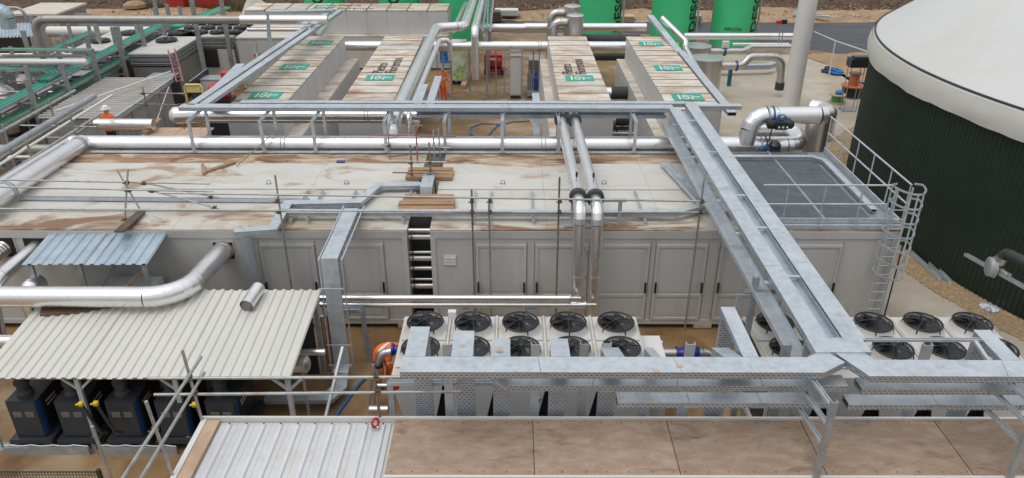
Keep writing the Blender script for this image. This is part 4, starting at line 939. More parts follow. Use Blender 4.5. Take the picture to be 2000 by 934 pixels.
# ------------------------------------------------------------------ foreground cabin roof
ZC = 2.6
cab = thing('site_cabin', 'site cabin whose roof has white ribbed sheets and plywood boards in the foreground', 'cabin', None, (4, -7.6, 0))
MB().box(-3.5, 12.4, -8.28, -6.90, 0, ZC-.08).build('wall', 'wall2', cab)
MB().box(-3.52, 12.42, -6.90, -6.855, ZC-.12, ZC+.055).build('roof_edge_trim', 'white', cab)
MB().box(.0, 12.42, -8.34, -8.285, ZC-.12, ZC+.02).build('front_edge_trim', 'white', cab)
xs = [0, 2.51, 4.95, 7.39, 9.83, 12.3]
for a, b_ in zip(xs[:-1], xs[1:]):
    dz = random.uniform(-.006, .006)
    MB().box(a+.008, b_-.008, -8.275, -6.905, ZC-.01+dz, ZC+.012+dz).build('plywood_board', 'ply', cab)
    for i in range(7):
        for yy in (-8.2, -6.97):
            xs_ = a+.1+(b_-a-.2)*i/6; MB().lathe((xs_+random.uniform(-.03, .03), yy, ZC+.012+dz), [(.014, 0), (.012, .004)], 6).build('screw', 'rubber', cab)
MB().box(-3.52, 0, -8.9, -6.9, ZC-.10, ZC-.07).build('roof_deck', 'wall2', cab)
# ribbed white sheets: flat pans with raised trapezoid ribs
mb = MB(); nrib = 10; pw = 3.1/nrib
for i in range(nrib):
    x = -3.16+pw*i
    MB().box(x, x+pw-.004, -8.9, -6.93, ZC-.055, ZC-.045).build('roof_sheet', 'sheetmesh', cab)
    r_ = MB(); xr_ = x+pw*.55
    pl = [(xr_-.05, ZC-.045), (xr_+.05, ZC-.045), (xr_+.028, ZC-.005), (xr_-.028, ZC-.005)]
    r_.add([(p[0], -8.9, p[1]) for p in pl]+[(p[0], -6.98, p[1]) for p in pl], [(0, 1, 2, 3), (7, 6, 5, 4), (0, 4, 5, 1), (1, 5, 6, 2), (2, 6, 7, 3), (3, 7, 4, 0)]); r_.build('rib', 'ribwhite', cab)
    MB().lathe((xr_, -7.0, ZC-.004), [(.016, 0), (.016, .01)], 8).build('screw', 'rubber', cab)
MB().box(-3.42, -3.19, -8.95, -6.92, ZC-.04, ZC+.015).build('edge_board', 'palewood', cab)
MB().box(-3.52, -3.425, -8.95, -6.9, ZC-.12, ZC+.03).build('side_trim', 'white', cab)
t = thing('red_shackle', 'red lifting shackle at the back edge of the ribbed cabin roof', 'shackle', None, tuple(P(733, 830, z=ZC+.02)))
c = P(733, 826, z=ZC+.10); mb = MB(); mb.torus(c, (.7, -.5, .3), .075, .025, 16, 8); mb.build('bow', 'red', t); MB().tube(c+V((-.09, 0, -.08)), c+V((.06, -.03, -.08)), .028, 10).build('pin', 'inox', t)
# guard rail of tubes round the cabin roof
yg = -6.97; z1_, z2_ = 3.59, 3.25
scaffold('cabin_guard_rail', 'scaffold tube guard rail round the left corner of the foreground cabin roof', [
    (P(395, 822, z=ZC), P(356, 684, y=-6.93)), (P(337, 930, z=ZC), P(285, 784, y=-8.3)),
    (P(291, 739, y=yg), P(872, 736, y=yg)), (P(301, 771, y=yg), P(900, 765, y=yg), 'tube'),
    (P(393, 697, x=-3.42), P(215, 972, x=-3.42)), (P(399, 728, x=-3.38), P(255, 968, x=-3.38)),
    (P(742, 818, z=ZC), P(729, 712, y=-6.93), 'tuberust')],
    [P(370, 738, y=yg), P(380, 768, y=yg), P(303, 838, y=-8.2), P(315, 876, y=-8.2), P(735, 738, y=yg), P(738, 765, y=yg)], r=.028)
tag(MB().tube(P(180, 833, y=-7.6), P(221, 945, y=-7.6), .03, 10).build('scaffold_tube', 'tube'), 'single upright scaffold tube left of the cabin roof corner', 'scaffold tube')
# mesh fence at the lower left
f = thing('mesh_fence', 'dark green wire mesh fence at the lower left picture edge', 'fence', None, tuple(P(100, 960, z=0)))
a, b_ = P(-60, 920, z=1.1), P(190, 918, z=1.1); b_.y = a.y
mb = MB(); n_ = int((b_.x-a.x)/.06)
for k in range(n_+1): x = a.x+(b_.x-a.x)*k/n_; mb.bar((x, a.y, .05), (x, a.y, 1.1), .008, .008)
for z in (.1, .35, .6, .85, 1.0, 1.06, 1.09): mb.bar((a.x, a.y, z), (b_.x, a.y, z), .01, .01)
o = mb.build('wire_mesh', 'fencegreen', f); o['kind'] = 'stuff'
MB().box(b_.x, b_.x+.07, a.y-.03, a.y+.04, 0, 1.14).build('post', 'fencegreen', f)

# ------------------------------------------------------------------ compressor shelter at the left
sh = thing('compressor_shelter', 'open shelter with a cream corrugated sheet roof over the dark compressors', 'shelter', None, (-5.3, -4.6, 0))
ZF, ZN = 2.3, 2.0
fr_ = P(625, 568, z=ZF); nr_ = P(571, 741, z=ZN); xR = (fr_.x+nr_.x)/2; yF_, yN_ = fr_.y, nr_.y; xL_ = P(75, 590, z=ZF).x
def PR(u, v, h=0):
    q = P(u, v, z=2.15+h)
    for _ in range(4): zz = ZN+(ZF-ZN)*(q.y-yN_)/(yF_-yN_)+h; q = P(u, v, z=zz)
    return q
corr('roof_sheet', (xL_, yF_, ZF), (xR, yF_, ZF), (xL_, yN_, ZN), (xR, yN_, ZN), 31, .035, 'shedroof', sh, 6, .45)
def zr(y): return ZN+(ZF-ZN)*(y-yN_)/(yF_-yN_)
for y_ in (yF_-.15, (yF_+yN_)/2, yN_+.15): MB().ubar((xL_+.1, y_, zr(y_)-.07), (xR-.05, y_, zr(y_)-.07), .08, .08).build('purlin', 'galvold', sh)
for x in (-9.25, -7.08, -5.0, xR-.12):
    MB().ubar((x, yN_+.15, 0), (x, yN_+.15, zr(yN_+.15)-.12), .1, .08).build('leg', 'galv', sh); MB().ubar((x, yF_-.3, 0), (x, yF_-.3, zr(yF_-.3)-.12), .1, .08).build('leg', 'galvold', sh)
    MB().box(x-.13, x+.13, yN_+.02, yN_+.28, .001, .02).build('foot_plate', 'galvold', sh)
    for s in (-1, 1): MB().bar((x, yN_+.15, 1.6), (x+s*.33, yN_+.15, 1.92), .05, .05).build('knee_brace', 'galv', sh)
for k in range(6): MB().box(-9.4+k*1.12, -8.3+k*1.12, yF_-.42, yF_-.38, .1, 2.05).build('shade_backing', 'compressor', sh)  # dark panels added behind the compressors to darken the shelter interior
MB().bar((xR+.35, yN_+.1, .1), (xR+.75, yN_+1.6, 1.7), .06, .05).build('diagonal_brace', 'galv', sh)
MB().bar((xR-1.1, yN_+.5, .5), (xR+.2, yN_+.5, .5), .06, .05).build('low_rail', 'galv', sh)
pl = [PR(u, v, .045) for u, v in ((78, 618), (160, 611), (236, 597), (180, 590), (84, 590))]
mb = MB(); k_ = len(pl); mb.add(pl+[p+V((0, 0, .02)) for p in pl], [tuple(range(k_))[::-1], tuple(range(k_, 2*k_))]+[(i, (i+1) % k_, k_+(i+1) % k_, k_+i) for i in range(k_)])
tag(mb.build('brown_offcut', 'darkbrown'), 'dark brown ribbed offcut lying on the shelter roof under the silver duct', 'offcut')
t = thing('loose_duct', 'short silver duct offcut lying on the cream shelter roof', 'duct', None, tuple(PR(490, 605)))
a, b_ = PR(505, 562, .19), PR(481, 598, .19); mb = MB(); d = (b_-a)
mb.loft([mb.ring(a, d, .16, 24), mb.ring(b_, d, .16, 24)], False); mb.loft([mb.ring(b_, d, .155, 24), mb.ring(a, d, .155, 24)], False); mb.build('sheet_tube', 'alu', t)
MB().lathe(a+d*.45, [(.154, 0), (.154, .01)], 24, d).build('inner_baffle', 'aludull', t)
# compressors, built once and copied
def compressor():
    t = thing('compressor', '', 'compressor', 'compressors under the shelter'); w_, d_, h_ = .64, 1.15, .98
    mb = MB(); mb.box(-w_/2, w_/2, 0, d_, .34, 1.30); mb.build('enclosure', 'compressor', t)
    fp = MB().box(-w_/2+.015, w_/2-.015, -.02, 0, .36, 1.285).build('front_door', 'compressor', t)
    for s in (-1, 1):
        for k in range(5): MB().box(s*.13-.09, s*.13+.09, -.028, -.02, .90+k*.03, .908+k*.03).build('vent_slot', 'brownpipe', fp)
    MB().box(w_/2, w_/2+.012, .02, .14, .36, 1.28).build('blue_corner', 'blue', t)
    mb = MB(); mb.box(w_/2, w_/2+.01, .2, d_-.05, .38, 1.26); s_ = mb.build('side_panel', 'black', t)
    for k in range(2): MB().obox((w_/2+.01, .3+.02*k, 1.05-.1*k), (.008, 0, 0), (0, .35, 0), (0, 0, .03)).build('label_strip', 'coolergrey', s_)
    mb = MB(); mb.lathe((-.05, .30, 1.30), [(.17, 0), (.17, .06), (.13, .1), (.13, .25), (.16, .27), (.16, .33), (.12, .36), (.12, .56)], 18); mb.build('outlet_duct', 'rubber', t)
    mb = MB(); mb.box(-w_/2-.12, w_/2+.16, -.12, d_+.1, .22, .33); mb.build('skid_tray', 'compressor', t)
    for s in (-1, 1): MB().box(s*.3-.05, s*.3+.05, -.1, d_, 0, .22).build('skid_rail', 'galvold', t)
    return t
c0_ = compressor(); cnames = ['leftmost', 'second', 'third', 'fourth', 'rightmost']
for k, x in enumerate((-8.44, -7.40, -6.31, -5.24, -4.16)):
    lab = cnames[k]+' dark grey compressor box with blue corner under the shelter'+(', from the left' if 0 < k < 4 else '')
    if k == 0: c0_.location = (x, -4.80, 0); c0_['label'] = lab
    else: copy_thing(c0_, (x, -4.80, 0), 0, lab)
for k, (u0, u1, lab) in enumerate(((20, 182, 'left'), (208, 352, 'right'))):
    a, b_ = P(u0, 868, z=.12), P(u1, 868, z=.12); t = thing('kerb_beam', lab+' galvanised kerb beam in front of the compressors', 'beam', None, tuple(a))
    MB().box(a.x, b_.x, -5.02, -4.96, 0, .2).build('beam', 'galvold', t); MB().path([(a.x+(b_.x-a.x)*i/12, -5.0, .25+.02*math.sin(i*2)) for i in range(13)], .012, 6).build('cable', 'silverband', t)
for k, (u, v) in enumerate(((158, 789), (187, 788), (380, 790))):
    c = P(u, v, y=-5.2); t = thing('yellow_valve', ('left', 'middle', 'right')[k]+' yellow shut off valve hanging on a hose in front of the compressors', 'valve', None, tuple(c-V((0, 0, .5))))
    mb = MB(); mb.box(c.x-.045, c.x+.045, c.y-.04, c.y+.04, c.z-.045, c.z+.04); mb.bar(c+V((-.08, -.05, .02)), c+V((.06, -.05, .04)), .04, .02); mb.build('valve_body', 'yellow', t)
    MB().path([c+V((.02, 0, -.05)), c+V((.08, .05, -.45)), c+V((.16, .1, -.85)), c+V((.2, .25, -1.0))], .035, 8).build('braided_hose', 'compressor', t)
t = thing('air_receiver', 'horizontal steel cylinder under the right end of the shelter', 'vessel', None, tuple(P(600, 720, z=.3)))
MB().lathe(P(545, 712, y=-3.9), [(.12, 0), (.2, .04), (.2, .62), (.12, .68)], 20, (1, 0, 0)).build('shell', 'inox', t)
for x in (.15, .5): MB().bar(P(545, 712, y=-3.9)+V((x, 0, -.2)), V((P(545, 712, y=-3.9).x+x, -3.9, 0)), .05, .05).build('leg', 'galvold', t)
pipe('low_pipe', 'short silver pipe under the right edge of the shelter roof', [P(520, 688, y=-3.3), P(635, 688, y=-3.3)], .08, n=16, sect=0)
for k, (u, lab, mt_) in enumerate(((628, 'thin', 'inox'), (640, 'rust red', 'redpipe'))):
    c = P(u, 605, y=-1.9); tag(MB().tube((c.x, -1.95, 0), (c.x, -1.95, 1.65), .05, 12).build('riser_pipe', mt_), lab+' riser pipe standing beside the wide dropping tray', 'pipe')
# small galvanised canopy on the container wall
cn = thing('wall_canopy', 'small blue grey galvanised canopy on posts against the left container wall', 'canopy', None, (-8.4, -.6, 0))
corr('roof_sheet', (-9.95, .0, 2.92), (-6.86, .0, 2.92), (-9.95, -1.36, 2.74), (-6.86, -1.36, 2.74), 12, .04, 'galvroof', cn, 4, .5)
for x in (-9.8, -8.6, -7.0): MB().ubar((x, -1.25, 0), (x, -1.25, 2.7), .1, .08).build('post', 'galvold', cn)
for x in (-9.8, -7.0): MB().ubar((x, -.05, 2.84), (x, -1.3, 2.68), .08, .06).build('rafter', 'galvold', cn)
MB().bar((-8.6, -1.2, 1.6), (-7.9, -.1, 2.6), .06, .06).build('brace', 'galvold', cn)
t = thing('wall_cabinet', 'low pale grey cabinet under the small galvanised canopy', 'cabinet', None, (-8.0, -.7, 0))
MB().box(-8.75, -7.15, -.95, -.2, 0, 1.75).build('body', 'wall2', t)
for x in (-8.73, -7.94): MB().box(x, x+.77, -.975, -.95, .1, 1.7).build('door', 'wall2', t)
tag(MB().bar(P(243, 565, y=-1.0), P(280, 525, y=-.6), .12, .06).build('timber_brace', 'palewood'), 'tan timber leaning under the small galvanised canopy', 'timber')

# tan stickers left on the front tray lids, dirt marks
t = thing('lid_stickers', 'scattered tan stickers on the lids of the front trays', 'stickers', None, (2, -7.5, ZT+.02))
for u, v in ((903, 676), (976, 684), (1282, 724), (1327, 715)):
    c = P(u, v, z=ZT+.015); MB().box(c.x-.05, c.x+.05, c.y-.04, c.y+.04, ZT+.0125, ZT+.016).build('sticker', 'palewood', t)
# ------------------------------------------------------------------ white roofed process units behind
ZU = 3.5
def logo(t, cx, cy, z, w=1.15, l=.86):
    """green plate with white block strokes"""
    g = MB().box(cx-w/2, cx+w/2, cy-l/2, cy+l/2, z, z+.006).build('logo_plate', 'logogreen', t)
    mb = MB(); z1, z2 = z+.006, z+.010
    for (a, b_, c_, d_) in ((-.34, -.28, -.32, .3), (-.2, -.14, -.32, .3), (-.2, .06, .22, .3), (-.2, .06, -.04, .03), (.0, .06, -.32, .3), (-.2, .06, -.32, -.25), (.12, .18, -.32, .2), (.12, .46, -.04, .04)):
        mb.box(cx+a*w*.9, cx+b_*w*.9, cy+c_*l, cy+d_*l, z1, z2)
    mb.build('logo_strokes', 'whiteprint', g)
def unit(label, x0, x1, shx0, shx1, y0=8.9, y1=20.85, logos=(), txt=None, louvre=True):
    t = thing('process_unit', label, 'process unit', 'white roofed process units', ((x0+x1)/2, y0, 0))
    MB().box(x0, x1, y0+.02, y1-.02, 2.35, ZU-.04).build('upper_housing', 'wall2', t)
    MB().box(shx0, shx1, y0, y1+.05, .12, 2.34).build('lower_housing', 'wall2', t)
    n = 12; yy = [y0+(y1-y0)*i/n for i in range(n+1)]
    for a, b_ in zip(yy[:-1], yy[1:]):
        dz = random.uniform(-.004, .006)
        MB().box(x0-.02, x1+.02, a+.012, b_-.012, ZU-.04, ZU+dz).build('roof_panel', 'panel', t)
        MB().box(x0-.025, x1+.025, b_-.02, b_+.02, ZU-.05, ZU+.014).build('roof_seam', 'seam', t)
    ns = 9
    for i in range(ns):   # side panels
        a, b_ = y0+.05+(y1-y0-.1)*i/ns, y0+.05+(y1-y0-.1)*(i+1)/ns
        for xx, s in ((x0, -1), (x1, 1)): MB().box(min(xx, xx+s*.014), max(xx, xx+s*.014), a+.01, b_-.01, 2.42, ZU-.06).build('side_panel', 'wall2', t)
    for xa, xb in ((shx0, x0), (x1, shx1)):
        if xb-xa > .1:
            for i in range(6):
                a, b_ = y0+(y1-y0)*i/6, y0+(y1-y0)*(i+1)/6
                MB().box(xa-.01, xb-.02, a+.01, b_-.01, 2.34, 2.365).build('ledge_panel', 'panel', t)
    # louvred front opening
    op = MB().box(shx0+.2, shx1-.2, y0-.012, y0, .7, 2.1).build('front_opening', 'dark', t)
    for k in range(3): MB().box(shx0+.15, shx1-.15, y0-.09, y0-.015, .72+k*.66, .78+k*.66).build('front_bar', 'inox', op)
    MB().box((shx0+shx1)/2-.03, (shx0+shx1)/2+.03, y0-.07, y0-.02, .7, 2.1).build('front_mullion', 'inox', op)
    for u, v in logos: c = P(u, v, z=ZU+.01); logo(t, c.x, c.y, ZU+.014)
    if txt:
        for s, (u, v), size in txt:
            c = P(u, v, z=ZU+.02); text_mesh(s, size, lambda a, b_, c=c: V((c.x-b_, c.y+a, ZU+.02)), 'print', 'lettering', t, .002)
    return t
unit('leftmost white roofed unit with three green logos on its roof', -8.22, -6.26, -8.22, -5.66, logos=[(625, 84), (575, 131), (519, 186)])
unit('second white roofed unit from the left, lettering above one green logo', -4.2, -2.3, -4.3, -2.28, logos=[(742, 152)], txt=[('Pietro', (747, 143), .68), ('Fiorentini', (772, 143), .68)])
unit('third white roofed unit, lettering above one green logo, right of the red generator', 3.93, 5.82, 3.55, 5.82, logos=[(1132, 153)], txt=[('Pietro', (1120, 145), .68), ('Fiorentini', (1146, 145), .68)])
unit('rightmost white roofed unit with three green logos on its roof', 7.86, 9.72, 7.45, 9.72, y0=8.85, logos=[(1272, 86), (1305, 133), (1343, 190)])
# far unit lying crosswise
t = thing('process_unit', 'far white roofed unit lying crosswise before the green vessels', 'process unit', 'white roofed process units', (-7.6, 28.2, 0))
MB().box(-13.6, -1.65, 28.2, 30.4, 2.0, 3.36).build('upper_housing', 'wall2', t); MB().box(-13.6, -1.6, 27.7, 30.5, .1, 1.98).build('lower_housing', 'wall2', t)
for i in range(10):
    a, b_ = -13.6+11.95*i/10, -13.6+11.95*(i+1)/10
    MB().box(a+.012, b_-.012, 28.17, 30.42, 3.36, 3.40).build('roof_panel', 'panel', t); MB().box(b_-.035, b_+.035, 28.16, 30.43, 3.35, 3.415).build('roof_seam', 'seam', t)
    MB().box(a+.01, b_-.01, 28.185, 28.2, 2.05, 3.34).build('side_panel', 'wall2', t)
for i in range(5): MB().box(-13.6+12*i/5+.01, -13.6+12*(i+1)/5-.01, 27.68, 28.19, 1.98, 2.005).build('ledge_panel', 'panel', t)
c = P(634, 13, z=3.41); logo(t, c.x, c.y, 3.406, 1.2, 1.0)
for s, (u, v) in (('Pietro', (660, 12)), ('Fiorentini', (657, 18))):
    c = P(u, v, z=3.41); text_mesh(s, .7, lambda a, b_, c=c: V((c.x+a*.8, c.y+b_, 3.412)), 'print', 'lettering', t, .002)

# ------------------------------------------------------------------ green vessels with lettering
def vessel(label, u0, u1, text=True, small=False, y=34.0, ang=-26):
    a, b_ = P(u0, 40, y=y), P(u1, 40, y=y); cx = (a.x+b_.x)/2; r = (b_.x-a.x)/2*1.0; cy = y+.3
    t = thing('green_vessel', label, 'vessel', 'green upright vessels', (cx, cy, 0))
    MB().lathe((cx, cy, .12), [(r, 0), (r, 6.5), (r*.8, 6.9), (.3, 7.1)], 48).build('shell', 'green', t)
    mb = MB(); mb.lathe((cx, cy, .0), [(r*1.02, 0), (r*1.02, .14)], 40); mb.build('base_ring', 'galvold', t)
    # ladder rail up the right flank
    for k, da in enumerate((-12, -19)):
        q = R(da); p = V((cx+(r+.14)*math.cos(q), cy+(r+.14)*math.sin(q), 0))
        MB().bar(p+V((0, 0, .1)), p+V((0, 0, 6.8)), .09, .12).build('side_channel', 'galvold', t)
    if text:
        def wrap(s, x, h0):
            return None
        th0 = R(ang)
        # reads upwards: text x runs up the shell, text y runs back round it
        def fn(x, yv): th = th0-(yv)/r; return V((cx+(r+.012)*math.cos(th), cy+(r+.012)*math.sin(th), 1.05+x))
        text_mesh('DESOTEC', 1.06, fn, 'print', 'lettering', t, .03)
    if small:
        th1 = R(-128)
        def fn2(x, yv): th = th1+x/r; return V((cx+(r+.012)*math.cos(th), cy+(r+.012)*math.sin(th), 1.25+yv))
        text_mesh('AIRCON', .3, fn2, 'print', 'lettering', t, .006)
    return t
vessel('green vessel with black lettering behind the third white roofed unit', 1131, 1214)
vessel('green vessel with black lettering, middle of the right three', 1273, 1359)
vessel('green vessel with black lettering, rightmost of all', 1393, 1478, small=True)
vessel('green vessel partly hidden by the deep silver pipes', 858, 938, text=False)
vessel('green vessel showing above the right half of the crosswise unit', 742, 822, ang=-84)
vessel('green vessel showing above the middle of the crosswise unit', 598, 678, ang=-84)

# ------------------------------------------------------------------ pipes behind
pipe('cross_pipe', 'silver pipe crossing behind the four white roofed units', [(-8.8, 22.0, 2.74), (8.6, 22.0, 2.74)], .25, n=24, clamps=[((P(u, 90, y=22).x, 22.0, 2.74), (1, 0, 0)) for u in (862, 932, 1054)], sect=3.0)
pipe('cross_pipe', 'farther silver pipe crossing in front of the green vessels', [(P(922, 54, y=26).x, 26.0, 2.86), (P(1022, 54, y=26).x, 26, 2.86), (P(1028, 54, y=26).x, 26, 2.9), (P(1262, 54, y=26).x, 26, 2.9)], .22, n=20, sect=3)
pipe('black_pipe', 'fat black pipe behind the gap between the third and rightmost units', [(P(1130, 75, y=24.5).x, 24.5, 2.55), (P(1250, 75, y=24.5).x, 24.5, 2.55)], .27, 'rubber', n=20)
pipe('black_pipe', 'second black pipe below the silver cross pipe right of the third unit', [(6.2, 22.6, 2.05), (8.6, 22.6, 2.05)], .2, 'rubber', n=20)
for k, (z, lab) in enumerate(((1.35, 'upper'), (.75, 'lower'))):
    t = pipe('stub_pipe', lab+' short silver pipe with black sleeve between the two right units', [(5.85, 16.6-2*k, z+.5), (6.7, 16.6-2*k, z+.5)], .26, n=20, sect=0)
    MB().tube((6.7, 16.6-2*k, z+.5), (7.45, 16.6-2*k, z+.5), .29, 18).build('sleeve', 'rubber', t)
t = thing('unit_pipework', 'dark tangle of valves and small pipes between the two right units', 'pipework', None, (6.6, 12, 0))
for k in range(9):
    y = 9.6+k*.7; MB().tube((5.85, y, .6+.25*(k % 3)), (7.44, y, .6+.25*(k % 3)), .05+.02*(k % 2), 10).build('small_pipe', ('inox', 'rubber', 'galvold')[k % 3], t)
for k in range(5): MB().tube((6.2+.2*k, 9.4, .5+.2*(k % 2)), (6.2+.2*k, 17, .5+.2*(k % 2)), .045, 10).build('long_small_pipe', ('galvold', 'rubber')[k % 2], t)
pd = [(-.18, 31.0, 3.75), (-.33, 22.0, 3.75), (-1.74, 21.6, 3.75), (-1.86, 7.6, 3.75), (-1.88, 6.85, 3.5), (-1.88, 6.85, 1.0)]
pipe('deep_pipe', 'thick silver pipe running from the far vessels towards the crossing trays', pd, .24, n=24, br=.5, sect=3.4)
pipe('deep_pipe', 'slimmer silver pipe beside the thick deep pipe', [(-.9, 19.6, 2.6), (-.9, 19.6, 3.6), (-1.38, 19.4, 3.6), (-1.46, 7.7, 3.6), (-1.46, 7.2, 1.0)], .12, n=18, br=.3, sect=3.4)
pipe('deep_pipe', 'second silver pipe going back beside the far green vessel', [(.35, 31, 3.7), (.25, 21.4, 3.7), (.25, 21.3, 1.2)], .2, n=20, br=.4, sect=3)
pipe('deep_pipe', 'thin far silver pipe left of the deep pipe bend', [(-.75, 31, 3.3), (-.95, 23.2, 3.3)], .13, n=16, sect=4)
t = thing('pipe_rack', 'galvanised rack with cables beside the far deep pipes', 'pipe rack', None, (.8, 26, 0))
for x in (.62, 1.0):
    MB().ubar((x, 31, 3.9), (x, 22.2, 3.5), .12, .1).build('rail', 'galvold', t)
for k in range(8): MB().bar((.62, 22.6+k, 3.55+.045*k), (1.0, 22.6+k, 3.55+.045*k), .05, .05).build('rung', 'galvold', t)
for y in (22.4, 26.5, 30): MB().bar((.8, y, 0), (.8, y, 3.5), .1, .1).build('leg', 'galvold', t)
MB().path([(.75, 31, 3.97), (.78, 26, 3.8), (.85, 22.2, 3.56)], .05, 8).build('cable_bundle', 'traygreen', t)
for k, (yy, zz, uu, dv) in enumerate(((8.0, 3.30, 390, 0), (8.35, 3.0, 390, 0))):
    pipe('front_pipe', ('upper' if k == 0 else 'lower')+' silver pipe just behind the high crossing trays, left half', [(P(395, 222, y=yy).x, yy, zz+.25), (P(835-40*k, 222, y=yy).x, yy, zz+.25), (P(848-40*k, 222, y=yy).x, yy+.5, zz)], .17 if k == 0 else .11, n=20, br=.4, clamps=[((P(716, 222, y=yy).x, yy, zz+.25), (1, 0, 0))] if k == 0 else ())
# thin posts under the cross pipes
for k, (u, v) in enumerate(((857, 196), (868, 190), (883, 181), (918, 181), (985, 196), (1052, 190), (1019, 196))):
    c = P(u, v, z=0); t = thing('pipe_post', names[k] + ' of seven slim posts standing in the yard behind the trays, from the left', 'post', 'slim yard posts', tuple(c))
    MB().tube(c, c+V((0, 0, 2.6)), .045 if k in (1, 2, 3) else .028, 8).build('shaft', 'galvold', t); MB().box(c.x-.15, c.x+.15, c.y-.12, c.y+.12, .001, .025).build('foot_plate', 'galvold', t)
# tall stainless filters with elbows
for k, (u, v, yy) in enumerate(((1118, 10, 25.3), (1124, 28, 23.8))):
    c = P(u, v, y=yy); t = thing('stainless_filter', ('rear' if k == 0 else 'front')+' tall stainless cylinder with lid behind the third white unit', 'filter', 'tall stainless cylinders', (c.x, yy, 0))
    MB().lathe((c.x, yy, 0), [(.44, 0), (.44, c.z-.1)], 28).build('shell', 'inox', t); MB().lathe((c.x, yy, c.z-.1), [(.47, 0), (.47, .05), (.40, .09), (.1, .13)], 28).build('lid', 'aludull', t)
    mb = MB(); mb.torus((c.x, yy-.02, c.z+.03), (0, 1, 0), .08, .015, 12, 6); mb.build('lifting_ring', 'inox', t)
    pipe('', '', [(c.x-.42, yy, c.z-.42), (c.x-1.15, yy, c.z-.42), (c.x-1.15, yy, 1.2)], .22, 'inox', .42, n=20, seg=6, sect=0, parent=t)
# yard between: cabinet, generator, banner box, wooden block
c = P(1007, 193, z=0); t = thing('tall_cabinet', 'tall slim pale grey cabinet on a dark plinth in the middle yard', 'cabinet', None, tuple(c))
MB().box(c.x-.28, c.x+.28, c.y, c.y+.5, .18, 2.25).build('body', 'wall2', t); MB().box(c.x-.27, c.x+.27, c.y+.01, c.y+.49, 0, .18).build('plinth', 'compressor', t); MB().box(c.x-.25, c.x+.25, c.y-.018, c.y, .24, 2.2).build('door', 'wall2', t); MB().box(c.x-.3, c.x+.3, c.y-.05, c.y+.52, 2.25, 2.3).build('hood', 'aludull', t)
t = thing('small_canopy', 'small white ribbed canopy above the tall cabinet', 'canopy', None, (c.x, 22.5, 0))
a, b_ = P(965, 100, y=23), P(1045, 100, y=23); corr('canopy_sheet', (a.x, 23.2, 2.6), (b_.x, 23.2, 2.6), (a.x, 22.4, 2.4), (b_.x, 22.4, 2.4), 12, .03, 'galvroof', t, 3)
for x in (a.x+.1, b_.x-.1): MB().bar((x, 22.6, 0), (x, 22.6, 2.4), .06, .06).build('post', 'galvold', t)
c = P(966, 143, z=.1); t = thing('generator', 'red wheeled generator standing in the middle yard', 'generator', None, tuple(c))
MB().box(c.x-.6, c.x+.45, c.y, c.y+.7, .5, 1.15).build('hood', 'red', t); MB().box(c.x-.62, c.x+.62, c.y-.03, c.y+.72, .16, .34).build('base', 'red', t)
MB().box(c.x-.56, c.x+.42, c.y+.02, c.y+.68, .34, .5).build('engine', 'black', t); MB().box(c.x+.17, c.x+.4, c.y-.02, c.y, .8, 1.0).build('orange_panel', 'orange', t); MB().box(c.x-.28, c.x+.05, c.y-.012, c.y, .86, 1.0).build('white_badge', 'whiteprint', t)
for x in (-.45, .45): MB().lathe((c.x+x, c.y-.06, .15), [(.15, 0), (.15, .08)], 16, (0, 1, 0)).build('wheel', 'rubber', t)
MB().bar((c.x+.25, c.y-.1, .6), (c.x+.75, c.y-.1, .3), .05, .05).build('tow_bar', 'red', t)
c = P(893, 166, z=0); t = thing('banner_box', 'green and white printed box beside the second white unit', 'box', None, tuple(c))
MB().box(c.x-.35, c.x+.5, c.y, c.y+1.6, .25, 2.2).build('body', 'white', t); MB().box(c.x-.33, c.x+.48, c.y-.012, c.y, .3, 2.18).build('printed_panel', 'poster', t); MB().box(c.x-.3, c.x+.45, c.y+.1, c.y+1.5, .1, .25).build('base_frame', 'galvold', t)
for x in (-.2, .1, .35): MB().lathe((c.x+x, c.y+.1, .11), [(.1, 0), (.1, .06)], 12, (0, 1, 0)).build('wheel', 'rubber', t)
tag(MB().bar(P(905, 170, z=.12), P(912, 148, z=.12), .28, .2).build('timber_block', 'palewood'), 'pale timber baulk lying beside the printed box', 'timber')
c = P(880, 125, z=.5); t = thing('blue_tarp', 'crumpled blue tarpaulin hanging beside the printed box', 'tarpaulin', None, tuple(c))
mb = MB(); vs = [(c.x-.6+.25*i+.06*nz(i, j, .9), c.y-.2+.12*nz(i, j, .7, 3), 1.7-.22*j) for j in range(6) for i in range(4)]; mb.add(vs+[(x, y+.02, z) for x, y, z in vs], [(j*4+i, j*4+i+1, j*4+i+5, j*4+i+4) for j in range(5) for i in range(3)]+[(24+j*4+i+4, 24+j*4+i+5, 24+j*4+i+1, 24+j*4+i) for j in range(5) for i in range(3)]); mb.build('sheet', 'hoseblue', t)
t = thing('yard_pump_skid', 'grey pump skid with dark blue tank left of the third white unit', 'pump skid', None, tuple(P(1045, 190, z=0)))
c = P(1046, 192, z=0)
MB().box(c.x-.45, c.x+.5, c.y, c.y+1.2, .1, .35).build('base', 'galvold', t); MB().box(c.x-.1, c.x+.5, c.y+.2, c.y+1.1, .35, 1.0).build('blue_tank', 'blue', t); MB().box(c.x-.35, c.x+.5, c.y+1.3, c.y+2.6, .3, 1.7).build('grey_casing', 'brownpipe', t)
for k in range(4): MB().tube((c.x-.4+.1*k, c.y+.4, .35), (c.x-.4+.1*k, c.y+.4, 1.2+.2*(k % 2)), .05, 10).build('riser', 'galvold', t)
t = thing('coiled_hose', 'dark blue hose looping on the wet yard behind the long pipe', 'hose', None, tuple(P(960, 250, z=0)))
